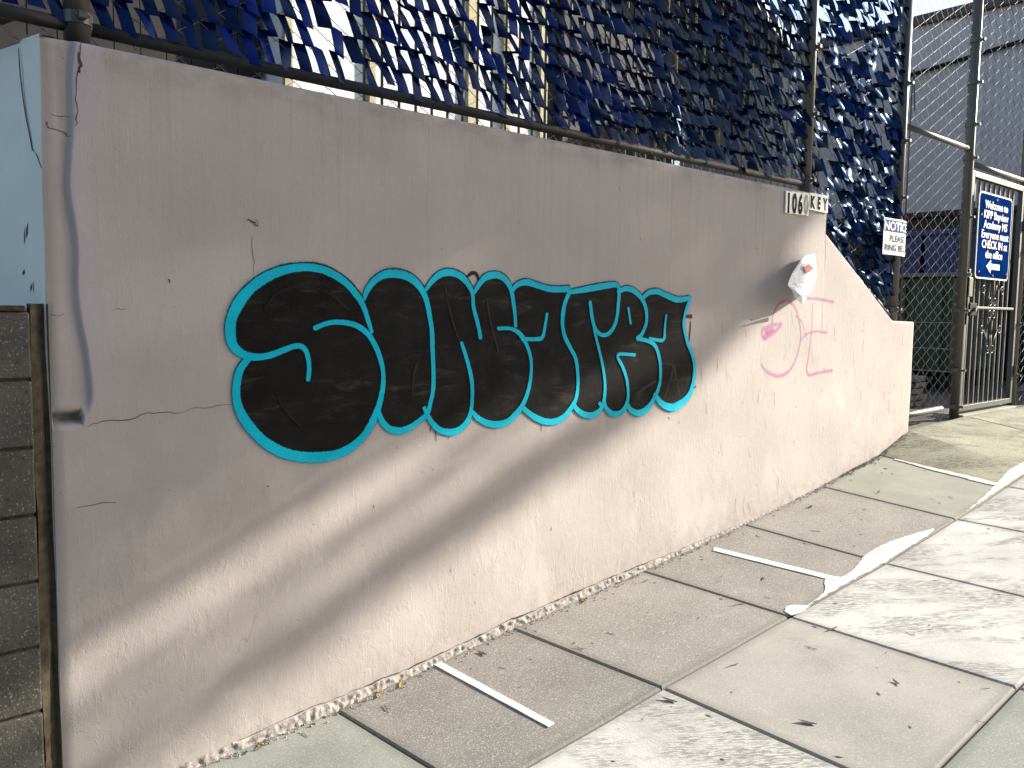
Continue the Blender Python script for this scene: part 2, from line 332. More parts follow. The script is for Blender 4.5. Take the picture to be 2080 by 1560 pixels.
STROKES = [('S', [(1.7832, 1.4683, 0.0086), (1.7672, 1.512, 0.0115), (1.7483, 1.5606, 0.0123), (1.7201, 1.6032, 0.0144), (1.6679, 1.6523, 0.015), (1.6021, 1.6866, 0.0158), (1.5438, 1.6996, 0.0164), (1.4813, 1.6993, 0.0154), (1.4093, 1.6836, 0.018), (1.3394, 1.6511, 0.0193), (1.2868, 1.6102, 0.0206), (1.2504, 1.5656, 0.0219), (1.227, 1.5192, 0.0206), (1.2198, 1.4757, 0.0219), (1.2257, 1.4319, 0.0182), (1.2481, 1.4023, 0.0167), (1.2839, 1.3843, 0.0154), (1.3257, 1.3808, 0.0129), (1.3685, 1.3873, 0.0131), (1.4176, 1.404, 0.0123), (1.4566, 1.416, 0.0108), (1.4847, 1.4156, 0.0114), (1.5045, 1.3971, 0.0109), (1.5129, 1.3658, 0.0104), (1.5155, 1.3292, 0.0098), (1.5113, 1.2955, 0.0098)]), ('S', [(1.2812, 1.3745, 0.0129), (1.255, 1.3432, 0.0154), (1.2417, 1.3044, 0.0154), (1.237, 1.2603, 0.0154), (1.243, 1.2156, 0.0169), (1.263, 1.1696, 0.0191), (1.3015, 1.1164, 0.0193), (1.3489, 1.0717, 0.0204), (1.4087, 1.035, 0.0204), (1.476, 1.0125, 0.0216), (1.5454, 1.0026, 0.0216), (1.6171, 1.0032, 0.0201), (1.6785, 1.0188, 0.0187), (1.7351, 1.0521, 0.0173), (1.7768, 1.0985, 0.0173), (1.806, 1.1522, 0.0167), (1.8256, 1.2069, 0.0136), (1.8354, 1.2623, 0.0115), (1.8353, 1.3125, 0.0109), (1.8221, 1.363, 0.0121), (1.7993, 1.4132, 0.0129), (1.7672, 1.4575, 0.0129), (1.7231, 1.4875, 0.0121), (1.6736, 1.5009, 0.0115), (1.6191, 1.5034, 0.0104), (1.5776, 1.4954, 0.0098), (1.5425, 1.4824, 0.0109)]), ('I', [(1.7514, 1.5931, 0.0082), (1.7641, 1.6259, 0.0129), (1.7992, 1.6649, 0.015), (1.8445, 1.6885, 0.0167), (1.8973, 1.6934, 0.0182), (1.9514, 1.6844, 0.0182), (1.9927, 1.6633, 0.0167), (2.0279, 1.6275, 0.0158), (2.0494, 1.5822, 0.0136), (2.0641, 1.5248, 0.0127), (2.0753, 1.467, 0.0127), (2.0796, 1.3797, 0.0121), (2.0839, 1.2919, 0.0115), (2.0809, 1.2216, 0.0115), (2.0668, 1.1695, 0.0115), (2.0527, 1.1294, 0.0121), (2.003, 1.0979, 0.0136), (1.9541, 1.0757, 0.0151), (1.9061, 1.071, 0.0158), (1.8622, 1.086, 0.0144), (1.8323, 1.1166, 0.0138), (1.8158, 1.1515, 0.0115)]), ('I', [(2.0345, 1.1599, 0.0095), (2.0491, 1.1296, 0.0109)]), ('N', [(2.0455, 1.6394, 0.0091), (2.0702, 1.6688, 0.0127), (2.106, 1.696, 0.0151), (2.1497, 1.7094, 0.0158), (2.1943, 1.7054, 0.0158), (2.2322, 1.6892, 0.0159), (2.2671, 1.6577, 0.0136), (2.2869, 1.6224, 0.0114), (2.2914, 1.5745, 0.0108), (2.3077, 1.5265, 0.0114), (2.3241, 1.478, 0.0114), (2.3326, 1.4415, 0.0114)]), ('N', [(2.2986, 1.6347, 0.0095), (2.3163, 1.6593, 0.0127), (2.3513, 1.6936, 0.0159), (2.3952, 1.7074, 0.0165), (2.44, 1.7061, 0.0165), (2.4817, 1.683, 0.0153), (2.5075, 1.6465, 0.0134), (2.5213, 1.5906, 0.0127), (2.5307, 1.5405, 0.0108), (2.536, 1.4902, 0.01)]), ('N', [(2.2316, 1.4154, 0.0091), (2.2514, 1.37, 0.0108), (2.2714, 1.3151, 0.0108), (2.2878, 1.2537, 0.012), (2.291, 1.1924, 0.0108), (2.2855, 1.1315, 0.0108), (2.2666, 1.0838, 0.0143), (2.2244, 1.0505, 0.0159), (2.1712, 1.0429, 0.0165), (2.1188, 1.0562, 0.0145), (2.0783, 1.0892, 0.0134), (2.0563, 1.1203, 0.0109)]), ('N', [(2.2938, 1.1187, 0.0107), (2.3283, 1.0885, 0.014), (2.3769, 1.0661, 0.0153), (2.4346, 1.0554, 0.0167), (2.4931, 1.0635, 0.0167), (2.5438, 1.0951, 0.0167), (2.5863, 1.1374, 0.014), (2.6158, 1.194, 0.0125), (2.6321, 1.258, 0.0107), (2.6352, 1.3162, 0.01), (2.6254, 1.3617, 0.0111), (2.607, 1.4006, 0.012), (2.5845, 1.4328, 0.0133), (2.5494, 1.4617, 0.0113), (2.5023, 1.4776, 0.0089), (2.4357, 1.4778, 0.0093)]), ('A', [(2.5118, 1.6435, 0.0095), (2.5451, 1.6727, 0.014), (2.6009, 1.6839, 0.0153), (2.6626, 1.6732, 0.0153), (2.7349, 1.6593, 0.0153), (2.8088, 1.6582, 0.016), (2.8653, 1.6631, 0.0157)]), ('A', [(2.8705, 1.6467, 0.0125), (2.8434, 1.5963, 0.0132), (2.8307, 1.5432, 0.0132), (2.8302, 1.4902, 0.0125), (2.8478, 1.4369, 0.0131), (2.8826, 1.3895, 0.0125), (2.923, 1.3346, 0.0125), (2.9395, 1.2729, 0.0118), (2.9445, 1.2044, 0.0124), (2.9335, 1.1433, 0.0125), (2.9054, 1.104, 0.0153), (2.8535, 1.0599, 0.0174), (2.7876, 1.0411, 0.0167), (2.7134, 1.0501, 0.0167), (2.6404, 1.0818, 0.0153), (2.5911, 1.1145, 0.0132)]), ('A', [(2.7287, 1.5423, 0.0091), (2.7165, 1.4837, 0.0098), (2.6996, 1.4349, 0.0113), (2.6416, 1.429, 0.01), (2.5802, 1.4297, 0.0113)]), ('T', [(2.8657, 1.6465, 0.0118), (2.9523, 1.6589, 0.0153), (3.0616, 1.6756, 0.0174), (3.1539, 1.6888, 0.016), (3.2066, 1.6905, 0.0144), (3.2235, 1.6664, 0.0131), (3.2206, 1.6031, 0.0129), (3.2122, 1.5396, 0.0129), (3.1928, 1.4902, 0.0129), (3.1519, 1.4517, 0.0129), (3.1001, 1.445, 0.0116), (3.0583, 1.4695, 0.0109), (3.0314, 1.5176, 0.0124), (3.0137, 1.5994, 0.0124)]), ('T', [(3.0309, 1.5313, 0.0109), (3.0483, 1.4626, 0.0094), (3.0762, 1.3932, 0.0094), (3.1043, 1.323, 0.0102), (3.1275, 1.2521, 0.0102), (3.1384, 1.1811, 0.0116), (3.1322, 1.1178, 0.0136), (3.1075, 1.0769, 0.0145), (3.0516, 1.0526, 0.0167), (2.9906, 1.0604, 0.0167), (2.9401, 1.088, 0.0146), (2.9147, 1.1171, 0.0124)]), ('T', [(3.0959, 1.1129, 0.0102), (3.1175, 1.0904, 0.0109)]), ('R', [(3.2184, 1.6593, 0.0129), (3.2717, 1.6748, 0.0145), (3.3267, 1.6693, 0.0159), (3.3836, 1.642, 0.0159), (3.4251, 1.5994, 0.0144), (3.4444, 1.5487, 0.0134), (3.4409, 1.4975, 0.0126), (3.4088, 1.4464, 0.0121), (3.3756, 1.4285, 0.0129)]), ('R', [(3.3758, 1.4249, 0.0129), (3.4503, 1.4131, 0.0121), (3.5093, 1.3939, 0.0134), (3.5467, 1.3485, 0.0134), (3.5674, 1.288, 0.0126), (3.5741, 1.22, 0.0126), (3.5613, 1.1602, 0.0134), (3.5223, 1.1021, 0.0158), (3.4659, 1.0531, 0.0197), (3.3974, 1.0392, 0.0189), (3.3345, 1.0619, 0.0158), (3.3051, 1.1002, 0.0121)]), ('R', [(3.3567, 1.3416, 0.0091), (3.2249, 1.3447, 0.0098), (3.2651, 1.2828, 0.0114), (3.3006, 1.2166, 0.0114), (3.3145, 1.1433, 0.0114), (3.3054, 1.0929, 0.0136), (3.263, 1.0521, 0.0167), (3.1982, 1.0494, 0.0159), (3.1493, 1.0813, 0.0136), (3.132, 1.1249, 0.0114)]), ('R', [(3.2974, 1.5759, 0.0083), (3.3168, 1.5045, 0.0091)]), ('a', [(3.4068, 1.6281, 0.0114), (3.4512, 1.6582, 0.0151), (3.5204, 1.6673, 0.0159), (3.5923, 1.6506, 0.0167), (3.6783, 1.6301, 0.0173), (3.7529, 1.6316, 0.0157), (3.8095, 1.6405, 0.0123), (3.7862, 1.5978, 0.0131), (3.7637, 1.5439, 0.0131), (3.7606, 1.4825, 0.0131), (3.7967, 1.3974, 0.0139), (3.8386, 1.3345, 0.0139), (3.8645, 1.2633, 0.0147), (3.8595, 1.1849, 0.017), (3.8308, 1.1155, 0.0204), (3.7689, 1.072, 0.0245), (3.6821, 1.0503, 0.0236), (3.5953, 1.075, 0.0196), (3.5332, 1.124, 0.0158)]), ('a', [(3.6035, 1.5426, 0.0087), (3.5946, 1.4752, 0.0095), (3.5854, 1.4153, 0.011), (3.4729, 1.4239, 0.0087)])]
FILLS = [('S', [(1.7768, 1.4629), (1.7672, 1.512), (1.7483, 1.566), (1.7201, 1.6059), (1.6679, 1.6576), (1.6021, 1.6903), (1.5438, 1.7048), (1.4813, 1.7019), (1.4094, 1.6861), (1.3394, 1.6535), (1.2868, 1.6126), (1.2504, 1.568), (1.227, 1.5192), (1.2198, 1.4757), (1.2257, 1.4319), (1.2481, 1.4023), (1.2812, 1.3794), (1.255, 1.3432), (1.2417, 1.3044), (1.237, 1.2603), (1.243, 1.2156), (1.263, 1.1696), (1.3015, 1.1164), (1.3489, 1.0717), (1.4087, 1.035), (1.476, 1.0125), (1.5454, 1.0026), (1.6171, 1.0032), (1.6785, 1.0188), (1.7351, 1.0521), (1.7768, 1.0985), (1.806, 1.1522), (1.8256, 1.2069), (1.8354, 1.2623), (1.8353, 1.3125), (1.8221, 1.363), (1.7993, 1.4132)]), ('I', [(1.7514, 1.5931), (1.7641, 1.6259), (1.7992, 1.6649), (1.8445, 1.6885), (1.8973, 1.6934), (1.9514, 1.6844), (1.9927, 1.6633), (2.0279, 1.6275), (2.0494, 1.5822), (2.0641, 1.5248), (2.0753, 1.467), (2.0796, 1.3797), (2.0839, 1.2919), (2.0809, 1.2216), (2.0668, 1.1695), (2.0527, 1.1294), (2.003, 1.0979), (1.9541, 1.0757), (1.9061, 1.071), (1.8622, 1.086), (1.8323, 1.1166), (1.8158, 1.1515), (1.8256, 1.2069), (1.8354, 1.2623), (1.8353, 1.3125), (1.8221, 1.363), (1.7993, 1.4132), (1.78, 1.4628), (1.7672, 1.5229)]), ('N', [(2.0455, 1.6394), (2.0702, 1.6688), (2.106, 1.696), (2.1497, 1.7094), (2.1943, 1.7054), (2.2322, 1.6892), (2.2671, 1.6577), (2.2946, 1.6226), (2.3175, 1.6683), (2.3566, 1.6999), (2.4046, 1.7078), (2.4538, 1.6974), (2.4832, 1.6769), (2.5074, 1.6403), (2.5227, 1.5906), (2.5324, 1.528), (2.5403, 1.4712), (2.5771, 1.4393), (2.6084, 1.4006), (2.6251, 1.3617), (2.6349, 1.3162), (2.6318, 1.2581), (2.6155, 1.194), (2.586, 1.1374), (2.5435, 1.0951), (2.4928, 1.0636), (2.4343, 1.0554), (2.3767, 1.0662), (2.328, 1.0885), (2.2896, 1.122), (2.2666, 1.0838), (2.2244, 1.0505), (2.1712, 1.0429), (2.1188, 1.0562), (2.0783, 1.0892), (2.0563, 1.1203), (2.0668, 1.1695), (2.0809, 1.2216), (2.0839, 1.2919), (2.0796, 1.3797), (2.0753, 1.467), (2.0641, 1.5248), (2.0494, 1.5822)]), ('A', [(2.5118, 1.6435), (2.5451, 1.6727), (2.6009, 1.6839), (2.6626, 1.6732), (2.7349, 1.6593), (2.8088, 1.6582), (2.8654, 1.6598), (2.8434, 1.5963), (2.8307, 1.5432), (2.8302, 1.4902), (2.8478, 1.4369), (2.8826, 1.3895), (2.923, 1.3346), (2.9395, 1.2729), (2.9445, 1.2044), (2.9335, 1.1433), (2.9054, 1.104), (2.8535, 1.0599), (2.7876, 1.0411), (2.7134, 1.0501), (2.6404, 1.0818), (2.5911, 1.1145), (2.6158, 1.194), (2.6321, 1.258), (2.6352, 1.3162), (2.6254, 1.3617), (2.607, 1.4006), (2.5845, 1.4328), (2.5494, 1.4617), (2.536, 1.4902), (2.5282, 1.5405), (2.5213, 1.5906)]), ('T', [(2.861, 1.6464), (2.9523, 1.6589), (3.0616, 1.6756), (3.1539, 1.6888), (3.2066, 1.6905), (3.2235, 1.6664), (3.2206, 1.6031), (3.2122, 1.5396), (3.1928, 1.4902), (3.1519, 1.4517), (3.1005, 1.4346), (3.0762, 1.3932), (3.1043, 1.323), (3.1275, 1.2521), (3.1384, 1.1811), (3.1322, 1.1178), (3.1075, 1.0769), (3.0516, 1.0526), (2.9906, 1.0604), (2.9401, 1.088), (2.9149, 1.1102), (2.9335, 1.1433), (2.9445, 1.2044), (2.9395, 1.2729), (2.923, 1.3346), (2.8826, 1.3895), (2.8478, 1.4369), (2.8302, 1.4902), (2.8307, 1.5432), (2.8434, 1.5963)]), ('R', [(3.2238, 1.6594), (3.2717, 1.6748), (3.3267, 1.6693), (3.3836, 1.642), (3.4251, 1.5994), (3.4444, 1.5487), (3.4409, 1.4975), (3.4088, 1.4464), (3.3816, 1.4212), (3.4503, 1.4131), (3.5093, 1.3939), (3.5467, 1.3485), (3.5674, 1.288), (3.5741, 1.22), (3.5613, 1.1602), (3.5223, 1.1021), (3.4659, 1.0531), (3.3974, 1.0392), (3.3345, 1.0619), (3.3076, 1.0928), (3.263, 1.0521), (3.1982, 1.0494), (3.1493, 1.0813), (3.132, 1.1249), (3.1384, 1.1811), (3.1275, 1.2521), (3.1043, 1.323), (3.0759, 1.4002), (3.0532, 1.4695), (3.1001, 1.445), (3.1519, 1.4517), (3.1928, 1.4902), (3.2122, 1.5396), (3.2206, 1.6031)]), ('a', [(3.4068, 1.6281), (3.4512, 1.6582), (3.5204, 1.6673), (3.5923, 1.6506), (3.6783, 1.6301), (3.7529, 1.6316), (3.8157, 1.6444), (3.7862, 1.5978), (3.7637, 1.5439), (3.7606, 1.4825), (3.7967, 1.3974), (3.8386, 1.3345), (3.8645, 1.2633), (3.8595, 1.1849), (3.8308, 1.1155), (3.7689, 1.072), (3.6821, 1.0503), (3.5953, 1.075), (3.5332, 1.124), (3.5613, 1.1602), (3.5741, 1.22), (3.5674, 1.288), (3.5467, 1.3485), (3.5093, 1.3939), (3.4503, 1.4131), (3.3871, 1.4248), (3.4088, 1.4464), (3.4409, 1.4975), (3.4444, 1.5487), (3.4251, 1.5994)])]
BLACK_MARKS = [[(2.2589, 1.6961, 0.0073), (2.2857, 1.7133, 0.0108), (2.3107, 1.7071, 0.0108), (2.3212, 1.6835, 0.0076)], [(3.7766, 1.5401, 0.0102), (3.8276, 1.5405, 0.0147)], [(3.8267, 1.5095, 0.0049), (3.8229, 1.4592, 0.0074), (3.8159, 1.3972, 0.0057)], [(2.0769, 1.0775, 0.0025), (2.0677, 1.0516, 0.0018)], [(2.0967, 1.067, 0.0025), (2.1016, 1.0101, 0.0016)], [(2.1651, 1.0494, 0.0025), (2.1669, 1.0161, 0.0016)], [(2.2858, 1.1131, 0.0025), (2.2824, 1.0704, 0.0017)], [(2.7035, 1.0409, 0.0024), (2.7044, 1.0044, 0.0017)], [(3.8407, 1.1228, 0.0049), (3.8835, 1.1522, 0.0065)]]
PINK_TAG = [[(4.6505, 1.5063, 0.0073), (4.6627, 1.5584, 0.0085), (4.702, 1.6109, 0.0103), (4.7657, 1.6381, 0.0127), (4.8319, 1.6453, 0.0144), (4.9019, 1.6199, 0.0113), (4.9523, 1.5669, 0.0094), (4.9873, 1.495, 0.009), (5.0041, 1.4345, 0.0088), (4.9979, 1.368, 0.009), (4.9742, 1.3018, 0.0103), (4.9326, 1.2425, 0.0123), (4.8785, 1.2022, 0.0155), (4.8012, 1.1812, 0.0181), (4.7237, 1.1812, 0.017), (4.6353, 1.2051, 0.0151), (4.5801, 1.2331, 0.0121), (4.552, 1.2571, 0.0103)], [(4.7651, 1.5036, 0.0121), (4.6462, 1.4919, 0.0167), (4.5528, 1.4662, 0.0182), (4.5439, 1.4434, 0.0182), (4.5722, 1.4146, 0.0182), (4.6293, 1.4313, 0.0212), (4.7026, 1.4599, 0.0182), (4.7604, 1.4919, 0.0121)], [(4.5957, 1.4546, 0.0212), (4.6697, 1.4658, 0.0182), (4.5767, 1.426, 0.0212)], [(4.9967, 1.6635, 0.01), (5.1452, 1.6679, 0.0116), (5.2688, 1.6631, 0.0123), (5.4098, 1.6502, 0.0142)], [(5.1419, 1.636, 0.0063), (5.1428, 1.5564, 0.0065), (5.1403, 1.4459, 0.0065), (5.1247, 1.3476, 0.0078), (5.1079, 1.2617, 0.0084), (5.1006, 1.2065, 0.0097), (5.1277, 1.1715, 0.0129), (5.2253, 1.1771, 0.0136), (5.3376, 1.1856, 0.0147), (5.4274, 1.1888, 0.0172)], [(5.0076, 1.3921, 0.0058), (5.0464, 1.4221, 0.0084), (5.1161, 1.446, 0.0097), (5.213, 1.4548, 0.0097), (5.3392, 1.4448, 0.0113)]]
CRACKS = [[(1.3062, 1.8014, 0.0014), (1.3072, 1.7307, 0.0014), (1.3084, 1.6886, 0.0014), (1.3037, 1.5951, 0.0014), (1.3016, 1.4243, 0.0014), (1.2997, 1.2693, 0.0014)], [(0.759, 1.1775, 0.0014), (0.7791, 1.1881, 0.0014), (0.8006, 1.1896, 0.0014), (0.8664, 1.1924, 0.0014), (0.9269, 1.207, 0.0014), (0.9577, 1.2064, 0.0014), (1.0128, 1.2091, 0.0014), (1.053, 1.2063, 0.0014), (1.0942, 1.2151, 0.0014), (1.1701, 1.2169, 0.0014), (1.196, 1.222, 0.0014), (1.2756, 1.2205, 0.0014)], [(0.6772, 2.0865, 0.0022), (0.6809, 2.0786, 0.0022), (0.6846, 2.0721, 0.0022), (0.7041, 2.0652, 0.0022), (0.7279, 2.0587, 0.0022), (0.7358, 2.0541, 0.0022)], [(0.6872, 2.1149, 0.0012), (0.7146, 2.1095, 0.0012), (0.7386, 2.1105, 0.0012)], [(0.7757, 2.3359, 0.0026), (0.7684, 2.3144, 0.0026), (0.7662, 2.2826, 0.0026), (0.7684, 2.2645, 0.0026), (0.7624, 2.2419, 0.0026), (0.7573, 2.2024, 0.0026), (0.7534, 2.1588, 0.0026), (0.7571, 2.1451, 0.0026), (0.7507, 2.1081, 0.0026), (0.7501, 2.0865, 0.0026)], [(0.7695, 2.3047, 0.006), (0.7701, 2.2763, 0.006), (0.7654, 2.2539, 0.006), (0.7625, 2.2448, 0.006)], [(1.2855, 1.8534, 0.004), (1.305, 1.8483, 0.004), (1.3193, 1.8461, 0.004)], [(1.3068, 1.8451, 0.0018), (1.3156, 1.8357, 0.0018), (1.3282, 1.835, 0.0018), (1.3284, 1.8502, 0.0018), (1.3158, 1.8526, 0.0018)], [(0.669, 1.5261, 0.001), (0.7077, 1.525, 0.001)], [(0.8423, 1.5354, 0.0012), (0.8599, 1.5417, 0.0012), (0.8834, 1.542, 0.0012)], [(1.2239, 0.3296, 0.0008), (1.2428, 0.3786, 0.0008), (1.2556, 0.3843, 0.0008), (1.2645, 0.364, 0.0008), (1.3028, 0.4632, 0.0008)], [(0.7259, 0.9308, 0.0012), (0.787, 0.936, 0.0012), (0.838, 0.932, 0.0012)], [(4.9268, 1.5571, 0.0016), (5.0153, 1.5107, 0.0016), (5.0865, 1.3997, 0.0016)]]
STRIP_L = [(0.754, 2.3312), (0.7461, 2.2359), (0.7389, 2.1205), (0.7321, 2.0191), (0.7303, 1.9035), (0.7347, 1.8167), (0.7405, 1.7294), (0.7422, 1.641), (0.7467, 1.5522), (0.7526, 1.4625), (0.7641, 1.3719), (0.7762, 1.2955), (0.7768, 1.2649), (0.7632, 1.2276), (0.7488, 1.2134)]
STRIP_R = [(0.8307, 2.3363), (0.8258, 2.2513), (0.8184, 2.1773), (0.8085, 2.1173), (0.7993, 2.0284), (0.7976, 1.9107), (0.7992, 1.8074), (0.8057, 1.7334), (0.8148, 1.6439), (0.8226, 1.5534), (0.834, 1.4313), (0.839, 1.3388), (0.8404, 1.2768), (0.8301, 1.2153), (0.8005, 1.1865)]
HOLE = [(0.6667, 1.2148), (0.6831, 1.2225), (0.7241, 1.2257), (0.7548, 1.2312), (0.7461, 1.2181), (0.7552, 1.193), (0.7232, 1.1925), (0.6821, 1.1867), (0.6687, 1.1907)]
CEMENT = [(5.195, -0.87), (5.117, -0.839), (4.968, -0.8), (4.809, -0.769), (4.674, -0.747), (4.533, -0.739), (4.413, -0.752), (4.318, -0.773), (4.17, -0.803), (4.064, -0.801), (4.061, -0.772), (3.996, -0.759), (3.927, -0.786), (3.824, -0.839), (3.806, -0.874), (3.842, -0.878), (3.896, -0.888)]
CEMENT_B = [(3.498, -0.821), (3.56, -0.8), (3.598, -0.823), (3.629, -0.858), (3.626, -0.875), (3.533, -0.883), (3.477, -0.871)]
TAPE = [[(2.123, 0.029), (2.081, -0.742), (2.049, -0.744), (2.087, 0.001)], [(3.99, -0.096), (4.05, -0.797), (3.997, -0.809), (3.942, -0.117)]]
LITTER = [(2.883, -0.955, 0), (3.235, -1.098, 1), (3.131, -1.664, 1), (3.771, -1.31, 0), (3.463, -1.069, 0), (4.15, -1.353, 0), (3.662, -0.364, 1), (3.784, -0.531, 0), (4.755, -0.803, 0), (4.597, -0.369, 1), (4.939, -0.148, 0), (4.951, -0.192, 1), (5.501, -0.328, 0), (5.969, -0.161, 0), (5.544, -0.172, 1), (3.587, -0.679, 1), (4.208, 0.295, 1), (2.461, -1.049, 0), (2.481, -0.945, 0), (1.899, 0.043, 2), (2.971, 0.039, 2), (1.607, -0.023, 1), (1.442, -0.096, 1), (1.425, -0.054, 0), (1.297, 0.041, 2), (1.795, 0.065, 2), (1.874, -0.2, 0), (2.247, -0.269, 1), (1.75, -0.163, 1), (1.974, -0.648, 0), (3.355, -0.114, 0), (4.305, -0.176, 1), (4.871, -0.426, 0), (3.371, -1.72, 1), (4.345, -1.154, 1), (4.988, -1.255, 0), (3.643, -1.332, 1), (5.725, -0.691, 1), (4.131, -0.437, 0), (2.775, -0.394, 1), (2.583, -0.397, 0), (3.183, -0.626, 1), (3.417, -0.627, 0), (2.282, -0.101, 0), (2.355, -0.332, 1), (3.185, -1.472, 0), (3.119, -1.8, 1), (2.426, -0.965, 0), (2.697, -1.379, 0)]
FLYER = [[(4.9385, -0.02, 1.9274), (5.087, -0.008, 1.9453), (5.106, -0.006, 1.9119)], [(4.6987, -0.085, 1.8174), (4.8978, -0.05, 1.8449), (5.1277, -0.008, 1.8374)], [(4.5744, -0.125, 1.7388), (4.7953, -0.085, 1.7615), (5.096, -0.012, 1.7574)], [(4.6359, -0.12, 1.7028), (4.8207, -0.08, 1.7023), (5.0457, -0.015, 1.7026)], [(4.7199, -0.1, 1.6548), (4.8494, -0.06, 1.6424), (4.9714, -0.03, 1.682)]]
FLYER_RED = [(4.8462, -0.062, 1.8514), (4.9154, -0.052, 1.8761), (5.0093, -0.038, 1.8533), (4.9447, -0.048, 1.8287), (4.8801, -0.058, 1.8136)]
SKETCH = [[(1.3488, 1.5499, 0.0077), (1.3977, 1.6057, 0.0093), (1.492, 1.6311, 0.0098), (1.5958, 1.6107, 0.0098), (1.6799, 1.5543, 0.0082)], [(1.3915, 1.2471, 0.0082), (1.4157, 1.1944, 0.0093), (1.4769, 1.1278, 0.0093)], [(2.0085, 1.3524, 0.0086), (1.9843, 1.2957, 0.0097), (1.9778, 1.2154, 0.0091)], [(2.143, 1.6422, 0.0073), (2.166, 1.5549, 0.0085), (2.2123, 1.4425, 0.0085), (2.2278, 1.4185, 0.0076)], [(2.3689, 1.5879, 0.0076), (2.3946, 1.4902, 0.0093), (2.4374, 1.3783, 0.0076)], [(3.6827, 1.2922, 0.0098), (3.6624, 1.2011, 0.011), (3.6178, 1.1117, 0.0102)], [(3.6851, 1.2921, 0.0098), (3.7121, 1.199, 0.0114), (3.7548, 1.1001, 0.0106)], [(3.3933, 1.1391, 0.0094), (3.4607, 1.1726, 0.011), (3.5298, 1.1993, 0.0094)]]
# ------------------------------------------------------------------ ground profile
_gx0 = [-4,.66,1.055,1.62,2.54,3.45,4.42,5.0,5.36,6.2,6.69,7.85,9.2,30]
_gz0 = [-1.85,-1.585,-1.577,-1.543,-1.445,-1.355,-1.262,-1.19,-1.145,-1.02,-.88,-.855,-.865,-.7]
_gx1 = [-4,1.0,1.62,2.503,3.482,4.483,5.449,6.527,8,30]
_gz1 = [-1.9,-1.53,-1.50,-1.43,-1.361,-1.293,-1.199,-1.075,-.98,-.75]
def G(X, Y):
    a = np.interp(X, _gx0, _gz0); b = np.interp(X, _gx1, _gz1); t = min(1., max(0., -Y/.87))
    return float(a*(1-t)+b*t - .01*max(0., -Y-.87) + EYE)
def S(x, y): return G(x, y) + .0016*math.sin(3.1*x+1.7*y) + .001*math.sin(9*x-4*y)
# ------------------------------------------------------------------ pavement
pav = bpy.data.objects.new('pavement', None); COL.objects.link(pav); pav['kind'] = 'structure'
JX = [-1.2, -.25, .70, 1.62, 2.54, 3.46, 4.42, 5.36, 6.2]
def slab(x0, x1, y0, y1, mat, lift=0., nx=14, ny=12, hf=None):
    g = .0032; x0 += g; x1 -= g; y0 += g; y1 -= g
    xs = [x0, x0+.008] + list(np.linspace(x0+.05, x1-.05, nx)) + [x1-.008, x1]
    ys = [y0, y0+.008] + list(np.linspace(y0+.05, y1-.05, ny)) + [y1-.008, y1]
    v = []; ed = []; f = []
    for j, y in enumerate(ys):
        for i, x in enumerate(xs):
            e = i in (0, len(xs)-1) or j in (0, len(ys)-1)
            z = S(x, y)
            v.append((x, y, z - (.007 if e else 0)))
            d = min(x-x0, x1-x, y-y0, y1-y); ed.append(max(0., 1-d/.035))
    nX = len(xs); nY = len(ys)
    for j in range(nY-1):
        for i in range(nX-1): f.append((j*nX+i, j*nX+i+1, (j+1)*nX+i+1, (j+1)*nX+i))
    # skirts
    per = [i for i in range(nX)] + [j*nX+nX-1 for j in range(1, nY)] + [(nY-1)*nX+i for i in range(nX-2, -1, -1)] + [j*nX for j in range(nY-2, 0, -1)]
    b = len(v)
    for p in per: v.append((v[p][0], v[p][1], v[p][2]-.09)); ed.append(1.)
    for k in range(len(per)): f.append((per[k], b+k, b+(k+1) % len(per), per[(k+1) % len(per)]))
    return link('slab', mesh('slab', v, f, attr={'edge': ed}), M[mat], pav)
inner = ['slab_green','slab_green','slab_green','slab_agg','slab_agg2','slab_agg','slab_agg2','slab_smooth']
for i in range(8):
    m = inner[i] if i else 'slab_green'
    slab(JX[i], JX[i+1], -.865, -.004 if JX[i+1] > .7 else .25, m, lift=R.uniform(-.002,.002) + (.004 if m == 'slab_smooth' else 0))
slab(6.2, 7.9, -.865, .035, 'slab_ramp', nx=26); slab(7.9, 9.6, -.865, .035, 'slab_ramp', nx=20); slab(9.6, 11.6, -.865, .035, 'slab_ramp')
outer = ['slab_dull','slab_dull','slab_white','slab_white','slab_dull','slab_white','slab_white','slab_white']
for i in range(8): slab(JX[i], JX[i+1], -1.80, -.868, outer[i], lift=-.002+R.uniform(-.002,.001))
for a, b in ((6.2,7.15),(7.15,8.1),(8.1,9.05),(9.05,10)): slab(a, b, -1.80, -.868, 'slab_white')
out2 = ['slab_dull','slab_dull','slab_white','slab_dull','slab_green','slab_dull','slab_white','slab_dull']
for i in range(8): slab(JX[i], JX[i+1], -2.75, -1.803, out2[i], lift=-.002)
for a, b in ((6.2,7.15),(7.15,8.1),(8.1,9.05),(9.05,10)): slab(a, b, -2.75, -1.803, 'slab_dull')
def sheet(name, xs, ys, zf, mat, parent=None, kind=None):
    v = [(x, y, zf(x, y)) for y in ys for x in xs]; n = len(xs)
    f = [(j*n+i, j*n+i+1, (j+1)*n+i+1, (j+1)*n+i) for j in range(len(ys)-1) for i in range(n-1)]
    return link(name, mesh(name, v, f), M[mat], parent, kind)
gxs = [-60,-20,-6,-4,-2,-1,0]+list(np.arange(.4, 12, .4))+[14,18,24,30,45,70,120,300]
def groundz(x, y): return G(min(x, 30), max(y, -3)) - .028 - (.25 if y < -3.2 else 0)
sheet('ground', gxs, [-300,-60,-12,-3.6,-3.25,-3.15,-2.8,-1.8,-.9,-.45,0,.3,1,3,6,12,40,300], groundz, 'soil', None, 'structure')
